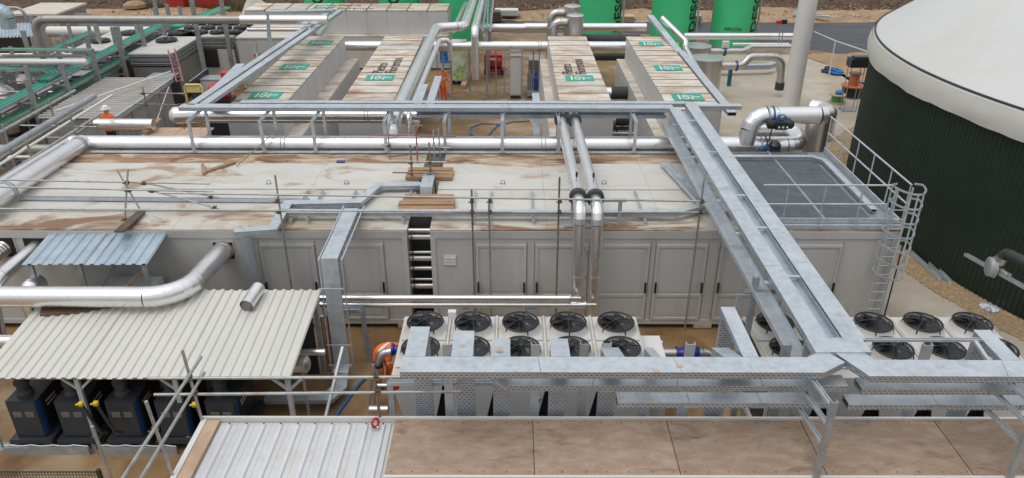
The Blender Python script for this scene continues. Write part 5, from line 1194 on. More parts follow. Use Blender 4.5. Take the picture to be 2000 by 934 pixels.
MB().path([P(1037, 236, z=.05)]+[P(u, v, z=.05) for u, v in ((1000, 238), (970, 246), (955, 262), (950, 280))], .03, 8).build('hose', 'hoseblue', t)
MB().path([P(u, v, z=.05) for u, v in ((985, 243), (940, 241), (918, 250), (920, 262), (935, 272))], .03, 8).build('hose', 'hoseblue', t)

# ------------------------------------------------------------------ right background: drums, pipes, chimney
for k, (u, v, r) in enumerate(((1362, 88, .80), (1381, 112, .86))):
    c = P(u, v, z=2.2); t = thing('steel_drum', ('rear' if k == 0 else 'front')+' wide stainless drum with flat lid right of the rightmost unit', 'drum', 'wide stainless drums', (c.x, c.y, 0))
    MB().lathe((c.x, c.y, 0), [(r-.04, 0), (r-.04, 2.14)], 36).build('shell', 'inox', t); MB().lathe((c.x, c.y, 2.14), [(r, 0), (r, .04), (.1, .07)], 36).build('lid', 'aludull', t)
c = P(1381, 112, z=2.2); c2_ = P(1362, 88, z=2.2)
t = pipe('drum_pipe', 'stainless pipe from the front drum arching right and down to a black hose', [(c.x+.8, c.y, 1.75), (c.x+1.9, c.y, 1.75), (c.x+2.3, c.y+.3, 2.15), (P(1528, 112, y=c.y+.3).x, c.y+.3, 2.15), (P(1524, 160, y=c.y+.3).x, c.y+.3, .75)], .2, 'inox', n=20, br=.55, sect=0)
q = V((P(1524, 160, y=c.y+.3).x, c.y+.3, .78)); MB().lathe(q+V((0, 0, -.38)), [(.24, 0), (.24, .4)], 18).build('black_sleeve', 'rubber', t)
for x in (1.55,): MB().lathe((c.x+x, c.y, 1.75), [(.27, 0), (.27, .08)], 20, (1, 0, 0)).build('blue_flange', 'blue', t)
t = pipe('drum_pipe', 'stainless pipe from the rear drum with a blue flanged valve', [(c2_.x+.75, c2_.y, 1.85), (c2_.x+2.6, c2_.y, 1.85), (c2_.x+3.1, c2_.y+.4, 2.0), (c2_.x+5.4, c2_.y+.4, 2.0)], .17, 'inox', n=20, sect=0)
MB().lathe((c2_.x+1.5, c2_.y, 1.85), [(.26, 0), (.26, .1)], 20, (1, 0, 0)).build('blue_flange', 'blue', t); MB().box(c2_.x+1.4, c2_.x+1.75, c2_.y-.1, c2_.y+.15, 2.05, 2.4).build('valve_box', 'white', t)
pipe('far_pipe', 'long silver pipe behind the stainless drums', [(P(1335, 79, y=29).x, 29, 1.75), (P(1552, 79, y=29).x, 29, 1.75)], .2, n=20, sect=2.6)
pipe('far_pipe', 'thinner far pipe under the long one behind the drums', [(P(1430, 88, y=28.6).x, 28.6, 1.35), (P(1540, 88, y=28.6).x, 28.6, 1.35)], .1, n=16)
tray('cable_tray', 'low galvanised tray behind the arching drum pipe', [P(1405, 128, z=.6), P(1500, 126, z=.6), P(1512, 122, z=.6)], .35, .25)
pipe('sloped_pipe', 'silver pipe sloping down along the right edge of the rightmost unit', [P(1292, 35, y=21.5), P(1340, 82, y=20.6), P(1338, 93, y=20.4), P(1370, 150, y=14.8)], .14, n=18, br=.3, sect=0)
tray('cable_tray', 'galvanised tray sloping beside the pipe at the right of the rightmost unit', [P(1270, 30, y=23.5), P(1375, 160, y=14.0)], .3, .14)
t = thing('yellow_tap', 'yellow valve handle on the sloping pipe at the right', 'valve', None, tuple(P(1321, 90, y=20))); c = P(1321, 90, y=20.2)
mb = MB(); mb.box(c.x-.12, c.x+.1, c.y-.1, c.y+.1, c.z-.08, c.z+.1); mb.bar(c+V((-.15, -.1, .1)), c+V((.1, -.1, .16)), .06, .04); mb.build('handle', 'yellow', t)
c = P(1423, 168, z=.02); tag(MB().bar(c, c+V((0, 0, 1.25)), .2, .14).build('blue_stand', mat('teal_post', (.01, .11, .17), .45)), 'dark teal post under the drum pipes', 'post')
ch = thing('chimney', 'tall white round chimney left of the green tank', 'chimney', None, (16.16, 19.5, 0))
MB().lathe((16.16, 19.5, 0), [(.43, 0), (.43, 11)], 32).build('flue', 'white', ch); MB().lathe((16.16, 19.5, 0), [(.6, 0), (.6, .04), (.45, .05)], 24).build('base_flange', 'galvold', ch)
for z in (3.4, 7.0): MB().lathe((16.16, 19.5, z), [(.435, 0), (.436, .03)], 32).build('joint_band', 'white', ch)
# white tank container behind the loop, fenced
c = P(1605, 235, z=1.0); t = thing('caged_water_tank', 'white plastic tank in a wire cage behind the silver loop', 'tank', None, (c.x, c.y, 0))
MB().box(c.x-.6, c.x+.55, c.y-.1, c.y+.9, .15, 1.15).build('bottle', 'white', t); MB().lathe((c.x-.05, c.y+.4, 1.15), [(.12, 0), (.12, .05)], 16).build('lid', 'black', t)
mb = MB()
for k in range(8): x = c.x-.63+1.21*k/7; mb.bar((x, c.y-.13, .1), (x, c.y-.13, 1.18), .02, .02)
for k in range(6): z = .12+.21*k; mb.bar((c.x-.63, c.y-.13, z), (c.x+.58, c.y-.13, z), .02, .02)
for k in range(5): y = c.y-.13+1.06*k/4; mb.bar((c.x-.63, y, 1.19), (c.x+.58, y, 1.19), .02, .02)
mb.build('cage', 'galv', t); MB().box(c.x-.6, c.x+.55, c.y-.1, c.y+.9, 0, .14).build('pallet', 'palewood', t)
# cable drums near the tank
for k, (u, v, r, h, cm, lab) in enumerate(((1664, 178, .62, 1.0, 'black', 'cable drum with orange core standing near the green tank'), (1636, 190, .42, .55, 'grassgreen', 'small cable reel with green and blue cable near the tank'))):
    c = P(u, v, z=.3); t = thing('cable_drum', lab, 'cable drum', None, (c.x, c.y, 0))
    if k == 0:
        MB().lathe((c.x, c.y, .02), [(r, 0), (r, .06)], 24).build('lower_disc', 'darkwood', t); MB().lathe((c.x, c.y, .08), [(r*.85, 0), (r*.85, .5)], 24).build('cable', 'black', t); MB().lathe((c.x, c.y, .58), [(r, 0), (r, .06)], 24).build('upper_disc', 'copper', t)
        MB().lathe((c.x, c.y, .64), [(.26, 0), (.26, .6)], 20).build('core_coil', 'copper', t); MB().lathe((c.x, c.y, 1.24), [(.33, 0), (.33, .05)], 20).build('top_disc', 'darkwood', t)
    else:
        for z in (.02, .42): MB().lathe((c.x, c.y, z), [(r, 0), (r, .05)], 20).build('disc', 'palewood', t)
        MB().lathe((c.x, c.y, .07), [(.3, 0), (.3, .35)], 20).build('cable', 'grassgreen', t); MB().lathe((c.x+.05, c.y, .47), [(.2, 0), (.22, .12), (.1, .2)], 14).build('blue_coil', 'hoseblue', t)
c = P(1654, 215, z=.02)
tag(MB().box(c.x-.35, c.x+.35, c.y-.3, c.y+.3, .021, .05).build('drain_cover', 'grating'), 'dark square drain cover in the pale concrete', 'drain cover')
t = thing('hose_pile', 'black and blue hoses heaped on the far concrete', 'hoses', None, tuple(P(1625, 140, z=.02)))
for k, (u, cm) in enumerate(((1617, 'navy'), (1628, 'hoseblue'), (1634, 'hoseblue'))): c = P(u, 139+k*2, z=.1); mb = MB(); mb.torus(c, (.1, .1, 1), .32, .08, 18, 6); mb.torus(c+V((.1, .05, .12)), (.2, -.1, 1), .26, .07, 18, 6); mb.build('hose_coil', cm, t)
t = thing('perimeter_rail', 'thin white tube fence crossing the far concrete beside the road', 'fence', None, tuple(P(1630, 135, z=0)))
a, b_ = P(1590, 62, y=30), P(1700, 104, y=22); pst = [P(1632, 136, z=0)]
MB().tube(a, P(1632, 80, y=26.4), .03, 8).build('rail', 'white', t); MB().tube(P(1632, 80, y=26.4), P(1700, 103, y=22.5), .03, 8).build('rail', 'white', t); q = P(1632, 80, y=26.4); MB().tube((q.x, q.y, 0), q, .035, 8).build('post', 'white', t)
for k, (u0, v0, u1, v1) in enumerate(((1548, 28, 1620, 33), (1552, 24, 1605, 28))): tag(MB().bar(P(u0, v0, z=.45), P(u1, v1, z=.45), .28, .14).build('steel_section', 'galv'), ('nearer' if k == 0 else 'farther')+' pale steel section lying on the far sand bank', 'steel section')
for k, (u, v, n_) in enumerate(((956, 31, 5), (990, 24, 4), (1345, 35, 4), (1215, 36, 4))):
    c = P(u, v, z=.5); t = thing('material_stack', ('dark pallet stack on the far sand, left of the white sheets', 'white wrapped sheets on a pallet on the far sand', 'bundle of grey pipes on the sand between the right green vessels', 'bundle of boards on the sand right of the first lettered vessel')[k], 'stack', None, tuple(c-V((0, 0, .5))))
    for i in range(n_):
        mt_ = ('darkwood', 'white', 'galvold', 'palewood')[k]; dx = random.uniform(-.1, .1)
        MB().box(c.x-.9+dx, c.x+.9+dx, c.y-.5, c.y+.5, .2+i*.14, .31+i*.14).build('layer', mt_ if i else 'darkwood', t)
t = thing('gate_valve_stand', 'thin pole with red and black valve heads behind the drum pipes', 'valve stand', None, tuple(P(1526, 90, z=0))); c = P(1527, 92, y=27.5)
MB().tube((c.x-.1, 27.5, 0), P(1524, 45, y=27.5), .03, 8).build('pole', 'galvold', t); MB().tube((c.x+.1, 27.5, 0), P(1530, 48, y=27.5), .03, 8).build('pole', 'galvold', t)
q = P(1527, 44, y=27.5); mb = MB(); mb.box(q.x-.3, q.x-.05, q.y-.1, q.y+.1, q.z-.08, q.z+.1); mb.build('red_head', 'red', t); mb = MB(); mb.box(q.x, q.x+.28, q.y-.1, q.y+.1, q.z-.08, q.z+.15); mb.build('black_head', 'black', t)
# ------------------------------------------------------------------ left yard: cable rack with green trays
XR = -17.75
rk = thing('cable_rack', 'tall steel rack of twin posts carrying green cable trays, at the left', 'cable rack', None, (XR, 14, 0))
ys = [6.6, 9.2, 11.8, 14.4, 17.0, 19.6, 22.2, 24.8, 27.4]
for y in ys:
    for s in (-1, 1):
        MB().ubar((XR+s*.62, y+s*.25, 0), (XR+s*.62, y+s*.25, 3.7), .17, .13, .03).build('post', 'rack', rk)
    for z in (2.05, 2.5, 2.95): MB().ubar((XR-.7, y, z-.16), (XR+.7, y, z-.16), .07, .06).build('cross_arm', 'rack', rk)
tray('cable_tray', 'upper green cable tray on the tall rack at the left', [(XR, 5, 3.0), (XR, 29, 3.0)], .62, .12, lid=False, side='galvold', cables=['traygreen', 'traygreen', 'traynavy', 'traygreen'])
tray('cable_tray', 'middle navy and green cable tray on the tall rack at the left', [(XR+.3, 5, 2.52), (XR+.3, 29, 2.52)], .45, .12, lid=False, side='galvold', cables=['traynavy', 'grassgreen', 'traygreen'])
tray('cable_tray', 'lowest tray on the tall rack with bright green cables', [(XR-.05, 5, 2.1), (XR-.05, 26, 2.1)], .5, .12, lid=False, side='rack', cables=['grassgreen', 'traynavy'])
tray('cable_tray', 'green tray turning off the rack to the left picture edge', [(XR-.1, 14.2, 3.12), (XR-.2, 15.4, 3.12), (XR-.9, 16.1, 3.12), (-28, 16.3, 3.12)], .5, .12, lid=False, side='galvold', cables=['traygreen', 'traynavy', 'traygreen'])
tray('cable_tray', 'far thin green tray running left above the chillers', [P(0, 94, z=4.0), P(180, 96, z=4.0)], .28, .1, lid=False, side='rack', cables=['traygreen'])
tray('cable_tray', 'far thin grey tray running left below the thin green one', [P(0, 108, z=3.6), P(165, 107, z=3.6)], .28, .1, lid=False, side='rack')
tray('cable_tray', 'curved bright green cables dropping off the rack to the cabin', [P(196, 100, z=2.7), P(212, 108, z=2.5), P(222, 124, z=1.9), P(226, 150, z=.9)], .4, .1, lid=False, side='rack', cables=['grassgreen', 'grassgreen'])
tray('cable_tray', 'far green tray section before the red containers', [P(342, 50, z=4), P(440, 12, z=4)], .6, .12, lid=False, side='galvold', cables=['traygreen'])
# extra slim posts and rails left of and in front of the rack
for k, (u0, v0, u1, v1, zb) in enumerate(((60, 30, 78, 110, 0), (185, 42, 205, 125, 0), (228, 52, 240, 110, 0), (300, -5, 330, 75, 0), (325, 8, 345, 60, 0), (372, -10, 402, 130, 0), (430, -10, 455, 130, 0), (44, 60, 62, 135, 0), (0, 118, 12, 190, 0), (20, 140, 36, 175, 0))):
    y = (28, 23, 21, 33, 30, 21.5, 24, 24, 19, 17)[k]
    a = P(u0, v0, y=y); t = thing('tall_post', names[k % 8]+(' tall grey post among the chillers at the upper left', ' of the outer grey posts left of the cable rack')[k >= 8], 'post', 'tall posts in the left yard', (a.x, y, 0))
    MB().ubar((a.x, y, 0), (a.x, y, a.z), .2, .16, .03).build('shaft', 'rack', t); MB().box(a.x-.2, a.x+.2, y-.2, y+.2, .001, .03).build('foot_plate', 'galvold', t)
rl = thing('pipe_rails', 'parallel grey pipes and rails sloping away below the green trays at the left', 'pipes', None, (-13.7, 7, 0))
for k, (x, z, r) in enumerate(((-13.9, 3.95, .05), (-13.7, 3.5, .11), (-13.45, 3.3, .045), (-13.2, 3.05, .055), (-14.3, 3.0, .07), (-14.1, 2.4, .05))):
    MB().tube((x, 1.2, z), (x, 9.6+.8*(k % 3), z), r, 12).build('pipe', ('tube', 'galvold', 'silverband', 'tube')[k % 4], rl)
for k, (x, z) in enumerate(((-13.9, 3.95), (-13.3, 3.4))):
    for y in (2.5, 5.2, 7.9): MB().tube((x, y, 0), (x, y, z+.2), .035, 8).build('rail_post', 'rack', rl)
for y, z in ((3.6, 3.1), (6.4, 3.1), (8.8, 3.2)): MB().ubar((-14.5, y, z-.3), (-12.9, y, z-.3), .08, .06).build('cross_arm', 'rack', rl)
sc = [(P(40, 245, y=8.0), P(188, 248, y=8.0)), (P(46, 268, y=7.5), P(124, 269, y=7.5)), (P(278, 170, y=11.5), P(295, 240, y=11.5), 'tuberust'), (P(262, 203, y=11.5), P(350, 205, y=11.5), 'tuberust'), (P(272, 182, y=11.6), P(362, 183, y=11.6), 'pinktube'), (P(330, 170, y=12.5), P(305, 240, y=11.2)), (P(352, 205, y=9.5), P(360, 252, y=9.5), 'tuberust')]
scaffold('yard_scaffold', 'thin scaffold tubes between the left cabin and the long pipe', sc, [P(280, 183, y=11.5), P(284, 204, y=11.5), P(350, 205, y=11.0)])
pipe('grey_pipe', 'grey pipe low at the left picture edge below the rack', [(-19, 8.2, 2.2), (-12.9, 8.2, 2.2)], .16, 'brownpipe', n=16)
pipe('grey_pipe', 'thin pale pipe low at the left below the rack', [(-19, 7.4, 2.2), (-12.6, 7.4, 2.2)], .05, 'silverband', n=12)
# mixed equipment on the ground of the left yard
for k in range(8):
    x = -24.5+random.uniform(0, 5.6); y = (7.5 if k < 4 else 15)+(k % 4)*1.7; h = random.uniform(.4, .8)
    t = thing('pump', ('nearer', 'farther')[k//4]+' pump set with '+('dark grey', 'blue', 'brown', 'red')[k % 4]+' motor on the ground left of the cable rack', 'pump', 'pumps by the left rack', (x, y, 0))
    MB().box(x-.5, x+.5, y-.3, y+.3, 0, .12).build('base', 'galvold', t); MB().lathe((x-.4, y, h*.6), [(.1, 0), (.2, .05), (.2, .5), (.12, .55)], 14, (1, 0, 0)).build('motor', ('compressor', 'blue', 'brownpipe', 'red')[k % 4], t)
    MB().lathe((x+.25, y, .12), [(.2, 0), (.2, h*.7), (.1, h)], 14).build('casing', 'inox', t); MB().tube((x+.25, y, h), (x+.25, y, h+.5), .06, 10).build('riser', 'inox', t)
    MB().box(x-.35, x-.05, y-.1, y+.1, .1, h*.6).build('pedestal', 'dark', t)
for k, (x, y, w_, d_, h_, cm) in enumerate(((-16.5, 18.6, 1.0, 1.0, 1.7, 'compressor'), (-15.0, 18.8, 1.2, 1.6, 1.9, 'dark'), (-20.5, 12.2, 2.2, 1.0, 1.2, 'brownpipe'), (-22.5, 19, 2.4, 1.2, 1.5, 'wall2'), (-19.5, 20.0, 1.4, 1.0, 1.8, 'compressor'), (-12.3, 18.8, 1.2, .8, 1.9, 'wall2'), (-15.6, 9.3, 1.2, 1.2, .9, 'palewood'), (-21.6, 8.4, 2.0, 1.2, .8, 'rack'))):
    t = thing('equipment_box', ('dark grey equipment box just left of the cabin roof', 'black open enclosure behind the ribbed cabin roof', 'low brown equipment box left of the rack', 'pale equipment box far left among the pipes', 'dark cabinet below the chiller with two fans', 'pale cabinet right of the pink ladder', 'timber crate under the rack at the left', 'low steel box at the left picture edge')[k], 'equipment', None, (x, y, 0))
    MB().box(x-w_/2, x+w_/2, y-d_/2, y+d_/2, .1, h_).build('body', cm, t); MB().box(x-w_/2-.03, x+w_/2+.03, y-d_/2-.03, y+d_/2+.03, h_, h_+.05).build('lid', 'galvold', t); MB().box(x-w_/2+.08, x+w_/2-.08, y-d_/2-.02, y-d_/2, .2, h_-.12).build('door', cm, t); MB().box(x-w_/2, x+w_/2, y-d_/2, y+d_/2, 0, .1).build('plinth', 'dark', t)
# outer rack, cross pipes and dark plant filling the left edge
X2 = -21.6
rk2 = thing('cable_rack', 'outer steel rack left of the tall one, running off the left picture edge', 'cable rack', None, (X2, 14, 0))
for y in (8.5, 11.2, 13.9, 16.6, 19.3, 22.0, 24.7):
    for s in (-1, 1): MB().ubar((X2+s*.55, y, 0), (X2+s*.55, y, 3.3), .15, .12, .03).build('post', 'rack', rk2)
    for z in (1.9, 2.6): MB().ubar((X2-.7, y, z-.16), (X2+.7, y, z-.16), .07, .06).build('cross_arm', 'rack', rk2)
tray('cable_tray', 'green cable tray on the outer rack at the left picture edge', [(X2, 8, 2.65), (X2, 26, 2.65)], .5, .12, lid=False, side='galvold', cables=['traygreen', 'traynavy', 'traygreen'])
tray('cable_tray', 'lower grey tray with bright green cables on the outer rack', [(X2, 8, 1.95), (X2, 26, 1.95)], .5, .12, lid=False, side='rack', cables=['grassgreen', 'traynavy'])
cp_ = thing('cross_pipework', 'many thin pipes crossing between the racks at the left', 'pipework', None, (-20, 14, 0))
for k in range(16):
    y = 7.2+k*1.05+random.uniform(-.2, .2); z = random.choice((1.1, 1.5, 1.8, 2.3, 2.8)); r_ = random.choice((.03, .04, .06, .09))
    MB().tube((-27, y, z), (-18.5+random.uniform(-1, 1.2), y, z), r_, 10).build('cross_pipe', random.choice(('galvold', 'rack', 'inox', 'brownpipe', 'tube')), cp_)
for k in range(10):
    x = random.choice((-23.6, -23.0, -20.0, -19.3, -19.7)); y = 8+random.uniform(0, 8)
    MB().tube((x, y, 1.2+.15*k % .8), (x, y+random.uniform(4, 8), 1.2+.15*k % .8), random.choice((.05, .08)), 10).build('long_pipe', random.choice(('galvold', 'rack', 'inox')), cp_)
for k in range(9):
    x, y = (-23.8, -20.1, -19.2, -24.4, -20.3, -23.2, -19.5, -25.2, -20.2)[k], 8.2+1.9*k
    t = thing('skid_unit', ('nearest', 'second', 'third', 'fourth', 'fifth', 'sixth', 'seventh', 'eighth', 'farthest')[k]+' dark plant skid on the ground between the two racks at the left', 'skid', 'dark skids between the racks', (x, y, 0)); h = random.uniform(.6, 1.3)
    MB().box(x-.6, x+.6, y-.6, y+.6, 0, .15).build('base', 'rack', t); MB().box(x-.5, x+.4, y-.5, y+.5, .15, h).build('casing', ('dark', 'compressor', 'rack')[k % 3], t); MB().lathe((x+.1, y, h), [(.25, 0), (.25, .2), (.1, .35)], 14).build('dome', ('inox', 'galvold')[k % 2], t); MB().tube((x+.5, y-.4, .15), (x+.5, y-.4, h+.6), .06, 10).build('riser', 'inox', t)
# ribbed cabin
cb = thing('ribbed_cabin', 'grey cabin with a pale ribbed sheet roof behind the worker', 'cabin', None, (-15.4, 14.5, 0))
CX0, CX1, CY0, CY1, CZ = -16.95, -13.85, 11.7, 17.5, 2.2
MB().box(CX0+.1, CX1-.08, CY0+.1, CY1-.1, 0, CZ-.08).build('wall', 'galvold', cb)
corr('roof_sheet', (CX0, CY0, CZ), (CX0, CY1, CZ), (CX1, CY0, CZ), (CX1, CY1, CZ), 20, .085, 'cabinroof', cb, 4, .38)
MB().box(CX1, CX1+.1, CY0, CY1, CZ-.12, CZ+.08).build('eave_trim', 'galv', cb)
for i in range(4): MB().box(CX1-.08, CX1-.05, CY0+.2+i*1.4, CY0+1.5+i*1.4, .1, CZ-.2).build('wall_panel', 'galvold', cb)
MB().tube((CX0+.8, CY0, CZ+.3), (CX1-.1, CY1+.3, CZ+.3), .035, 8).build('roof_rail', 'silverband', cb)
# chiller with two fans, and V-coolers behind
def fanned(label, x0, x1, y0, y1, zt, fans, body='brownpipe'):
    t = thing('chiller', label, 'chiller', None, ((x0+x1)/2, y0, 0))
    MB().box(x0, x1, y0, y1, zt-.08, zt).build('top_deck', 'coolertop', t); MB().box(x0+.08, x1-.08, y0+.06, y1-.06, .25, zt-.7).build('lower_body', body, t)
    for k in range(6): MB().obox((x0+.02, y0+.03, zt-.62+k*.09), (x1-x0-.04, 0, 0), (0, y1-y0-.06, 0), (0, 0, .055)).build('louvre', 'galv' if k % 2 else 'aludull', t)
    MB().box(x0+.1, x1-.1, y0+.1, y1-.1, zt-.68, zt-.09).build('coil', 'coil', t); MB().box(x0, x1, y0, y1, 0, .25).build('base', 'dark', t)
    for fx, fy, r in fans:
        f = MB(); f.lathe((fx, fy, zt), [(r, 0), (r, .12), (r*.9, .14)], 24); f = f.build('fan', 'black', t)
        MB().lathe((fx, fy, zt+.141), [(r*.86, 0), (r*.86, .006)], 24).build('fan_well', 'dark', f)
        for k in range(6): a = N*k/6; MB().obox((fx, fy, zt+.15), (r*.8*math.cos(a), r*.8*math.sin(a), 0), (-.14*math.sin(a), .14*math.cos(a), .0), (0, 0, .015)).build('fan_blade', 'blade', f)
    return t
fanned('white chiller with two black fans beyond the ribbed cabin', -17.3, -15.1, 20.8, 26.2, 2.6, [(-16.5, 25.4, .55), (-16.45, 23.6, .55)])
fanned('white chiller with two black fans, half hidden behind the green trays', -20.6, -18.3, 21.5, 26.5, 2.6, [(-19.2, 25.4, .55), (-19.9, 23.4, .5)])
t = fanned('white cooler with rows of black fans behind the tall posts', -17.0, -13.3, 24.8, 30, 2.6, [(-16.3+.95*i, 25.6+1.2*j, .42) for i in range(4) for j in range(4)], 'white')
MB().box(-16.3, -14.3, 24.76, 24.84, .9, 1.9).build('dark_opening', 'dark', t)
for k in range(3): MB().obox((-13.28, 25.2+k*1.3, .7), (.03, 0, 0), (0, 1.0, 0), (0, -.3, 1.6)).build('side_plate', 'coolergrey', t)
t = thing('junction_unit', 'white control box on the near end of the two fan chiller', 'control box', None, tuple(P(300, 95, z=2.3))); c = P(306, 96, z=2.4)
MB().box(c.x-.5, c.x+.5, c.y-.4, c.y+.4, 2.0, 2.5).build('box', 'white', t); MB().box(c.x-.45, c.x+.45, c.y-.42, c.y-.4, 2.05, 2.4).build('door', 'white', t); MB().box(c.x-.5, c.x+.5, c.y-.4, c.y+.4, 1.2, 1.99).build('bracket', 'galvold', t)
t = thing('grey_plant_container', 'grey plant container with doors left of the leftmost white unit', 'container', None, (-11.0, 24, 0))
MB().box(-12.6, -9.6, 23.4, 27.2, .1, 2.8).build('body', 'wall', t)
for i in range(3): d_ = MB().box(-12.5+i*.98, -11.6+i*.98, 23.37, 23.4, .3, 2.6).build('door', 'wall', t); MB().box(-11.72+i*.98, -11.68+i*.98, 23.33, 23.37, 1.2, 1.5).build('handle', 'black', d_)
for i in range(3): MB().box(-12.63, -12.6, 23.6+i*1.2, 24.6+i*1.2, .3, 2.6).build('side_panel', 'wall', t)
MB().box(-12.65, -9.55, 23.35, 27.25, 2.8, 2.86).build('roof', 'cream', t)
t = thing('warning_sign', 'small red and white warning sign on the grey plant container', 'sign', None, tuple(P(498, 108, y=23.3))); c = P(499, 108, y=23.3)
MB().box(c.x-.12, c.x+.12, 23.33, 23.35, c.z-.1, c.z+.1).build('plate', 'whiteprint', t); MB().box(c.x-.1, c.x, 23.322, 23.33, c.z-.08, c.z+.08).build('red_field', 'red', t); MB().box(c.x+.2, c.x+.45, 23.28, 23.35, c.z-.16, c.z+.1).build('socket', 'brownpipe', t)
# long high pipes
yb = 19.0; za, zb = P(65, 38, y=yb), P(470, 41, y=yb)
pipe('grey_coated_pipe', 'grey coated pipe bending down at its left end, crossing high at the upper left', [(za.x, yb, 2.2), (za.x, yb, za.z), (zb.x, yb, za.z)], .19, 'brownpipe', n=20, br=.5, sect=4)
pipe('bright_pipe', 'shiny silver pipe continuing the grey coated pipe to the right', [(zb.x+.02, yb, za.z), (P(640, 41, y=yb).x, yb, za.z)], .22, n=20, sect=3)
pipe('bright_pipe', 'thin silver pipe below the shiny one at the upper left', [(P(482, 50, y=yb).x, yb, za.z-.45), (P(612, 53, y=yb).x, yb, za.z-.45)], .1, n=16)
pipe('white_pipe', 'white pipe crossing behind the posts at the upper left', [P(95, 62, y=27), (P(312, 62, y=27).x, 27, P(95, 62, y=27).z)], .3, 'white', n=20)
pipe('white_pipe', 'bright thin pipe at the left picture edge above the green tray', [P(0, 121, y=15), (P(170, 121, y=15).x, 15, P(0, 121, y=15).z)], .12, 'white', n=16)
pipe('white_pipe', 'white clad pipe in front of the orange worker', [(P(188, 243, y=10.4).x, 10.4, P(188, 243, y=10.4).z), (P(300, 243, y=10.4).x, 10.4, P(188, 243, y=10.4).z)], .22, 'alu', n=20)
pipe('bundled_valves', 'pair of silver valve barrels at the far end of the double tray', [P(612, 72, y=21.8), P(640, 42, y=24.2)], .28, 'alu', n=20, cat='valves')
pipe('capped_pipe', 'silver pipe with rounded end above the plywood deck by the long pipe', [P(345, 225, y=8.3), P(400, 222, y=8.3)], .3, 'alu', n=24)
mb = MB(); c = P(345, 225, y=8.3); mb.lathe(c, [(.3, 0), (.28, .1), (.18, .2), (.03, .25)], 20, (-1, 0, 0)); tag(mb.build('pipe_dome', 'hem'), 'pale rounded insulation cap on the pipe beside the left tray corner', 'pipe cap')
t = thing('plywood_deck', 'tan plywood sheets laid as a deck behind the long pipe at the left', 'deck', None, (-10.8, 9.5, 0))
for k in range(2): MB().box(-12.1+k*1.25, -10.87+k*1.25, 8.6, 11.0, 2.02, 2.06).build('board', 'palewood', t)
for x in (-12, -9.8):
    for y in (8.7, 10.9): MB().box(x-.05, x+.05, y-.05, y+.05, 0, 2.02).build('leg', 'wood', t)
tag(MB().bar(P(283, 258, z=2.2), P(312, 232, z=2.3), .2, .06).build('plank', 'wood'), 'brown plank leaning at the left edge of the tan plywood deck', 'plank')
t = thing('yellow_stand', 'pale yellow tubular stand left of the leftmost white unit', 'stand', None, tuple(P(378, 190, z=.2)))
c = P(378, 175, y=13); MB().path([c+V((-.35, 0, -1.2)), c+V((-.35, 0, .12)), c+V((-.28, 0, .2)), c+V((.3, 0, .2)), c+V((.36, 0, .12)), c+V((.36, 0, -1.2))], .05, 8).build('hoop', 'paleyellow', t); MB().box(c.x-.3, c.x+.3, c.y-.02, c.y+.02, c.z-.12, c.z+.14).build('panel', 'paleyellow', t)
t = thing('red_pump', 'red pump with black base behind the tray corner at the left', 'pump', None, tuple(P(430, 180, z=0)))
c = P(425, 175, y=14.5); MB().lathe(c+V((-.4, 0, -.1)), [(.2, 0), (.38, .1), (.38, .8), (.2, .9)], 20, (1, .2, 0)).build('casing', 'red', t); MB().box(c.x-.5, c.x+.6, c.y-.4, c.y+.4, 0, c.z-.35).build('base', 'black', t); MB().lathe(c+V((.3, .5, .35)), [(.25, 0), (.25, .3)], 18).build('red_top', 'red', t)
ld = thing('pink_lattice', 'pink red lattice ladder leaning against the chiller', 'ladder', None, tuple(P(348, 165, z=.5)))
a0_, b0_ = P(328, 98, y=18.5), P(345, 160, y=16.8); a1_, b1_ = P(341, 96, y=18.5), P(358, 160, y=16.8)
MB().tube(b0_, a0_, .035, 8).build('stile', 'pinktube', ld); MB().tube(b1_, a1_, .035, 8).build('stile', 'pinktube', ld)
for k in range(8): MB().tube(b0_.lerp(a0_, k/8), b1_.lerp(a1_, (k+.6)/8.6), .02, 6).build('lattice_bar', 'pinktube', ld)
t = thing('glazed_panel', 'dark framed panel leaning beside the grey plant body', 'panel', None, tuple(P(385, 160, z=0)))
a, b_ = P(370, 160, y=17.5), P(405, 134, y=19.5); MB().obox(a, b_-a, (0, 0, -.9), (.03, .03, 0)).build('sheet', 'compressor', t); MB().bar(a, b_, .05, .05).build('frame_bar', 'aludull', t)
# galvanised shed roof and huts at the far left
t = thing('sheet_roof_shed', 'shed with a galvanised ribbed roof at the far left edge', 'shed', None, (-26.5, 26, 0))
corr('roof_sheet', P(-30, 76, z=2.6), P(66, 72, z=2.6), P(-30, 46, z=2.6), P(66, 46, z=2.6), 14, .05, 'galvroof', t, 4)
a = P(-30, 76, z=2.6); b_ = P(62, 52, z=2.6); MB().box(a.x, b_.x-.3, a.y+.2, b_.y, 0, 2.5).build('wall', 'compressor', t)
t = thing('open_hut', 'beige roofed hut with open panel doors at the upper left', 'hut', None, (-28, 33, 0))
a, b_ = P(20, 27, z=2.6), P(150, 12, z=2.6); MB().box(a.x, b_.x, a.y, b_.y+1.0, 0, 2.5).build('wall', 'brownpipe', t); MB().box(a.x-.1, b_.x+.1, a.y-.15, b_.y+1.1, 2.5, 2.62).build('roof', 'tarp', t)
MB().box(b_.x, b_.x+.06, a.y-1.1, a.y, .1, 2.4).build('door', 'panel', t); MB().box(b_.x+.9, b_.x+1.9, a.y+.6, a.y+.66, .1, 2.5).build('door', 'galvroof', t)
pipe('fat_bend', 'fat white pipe bend at the top left picture corner', [P(-20, 22, y=24), P(10, 20, y=24), P(18, 55, y=24)], .38, 'galvroof', n=20, br=.6, sect=0)
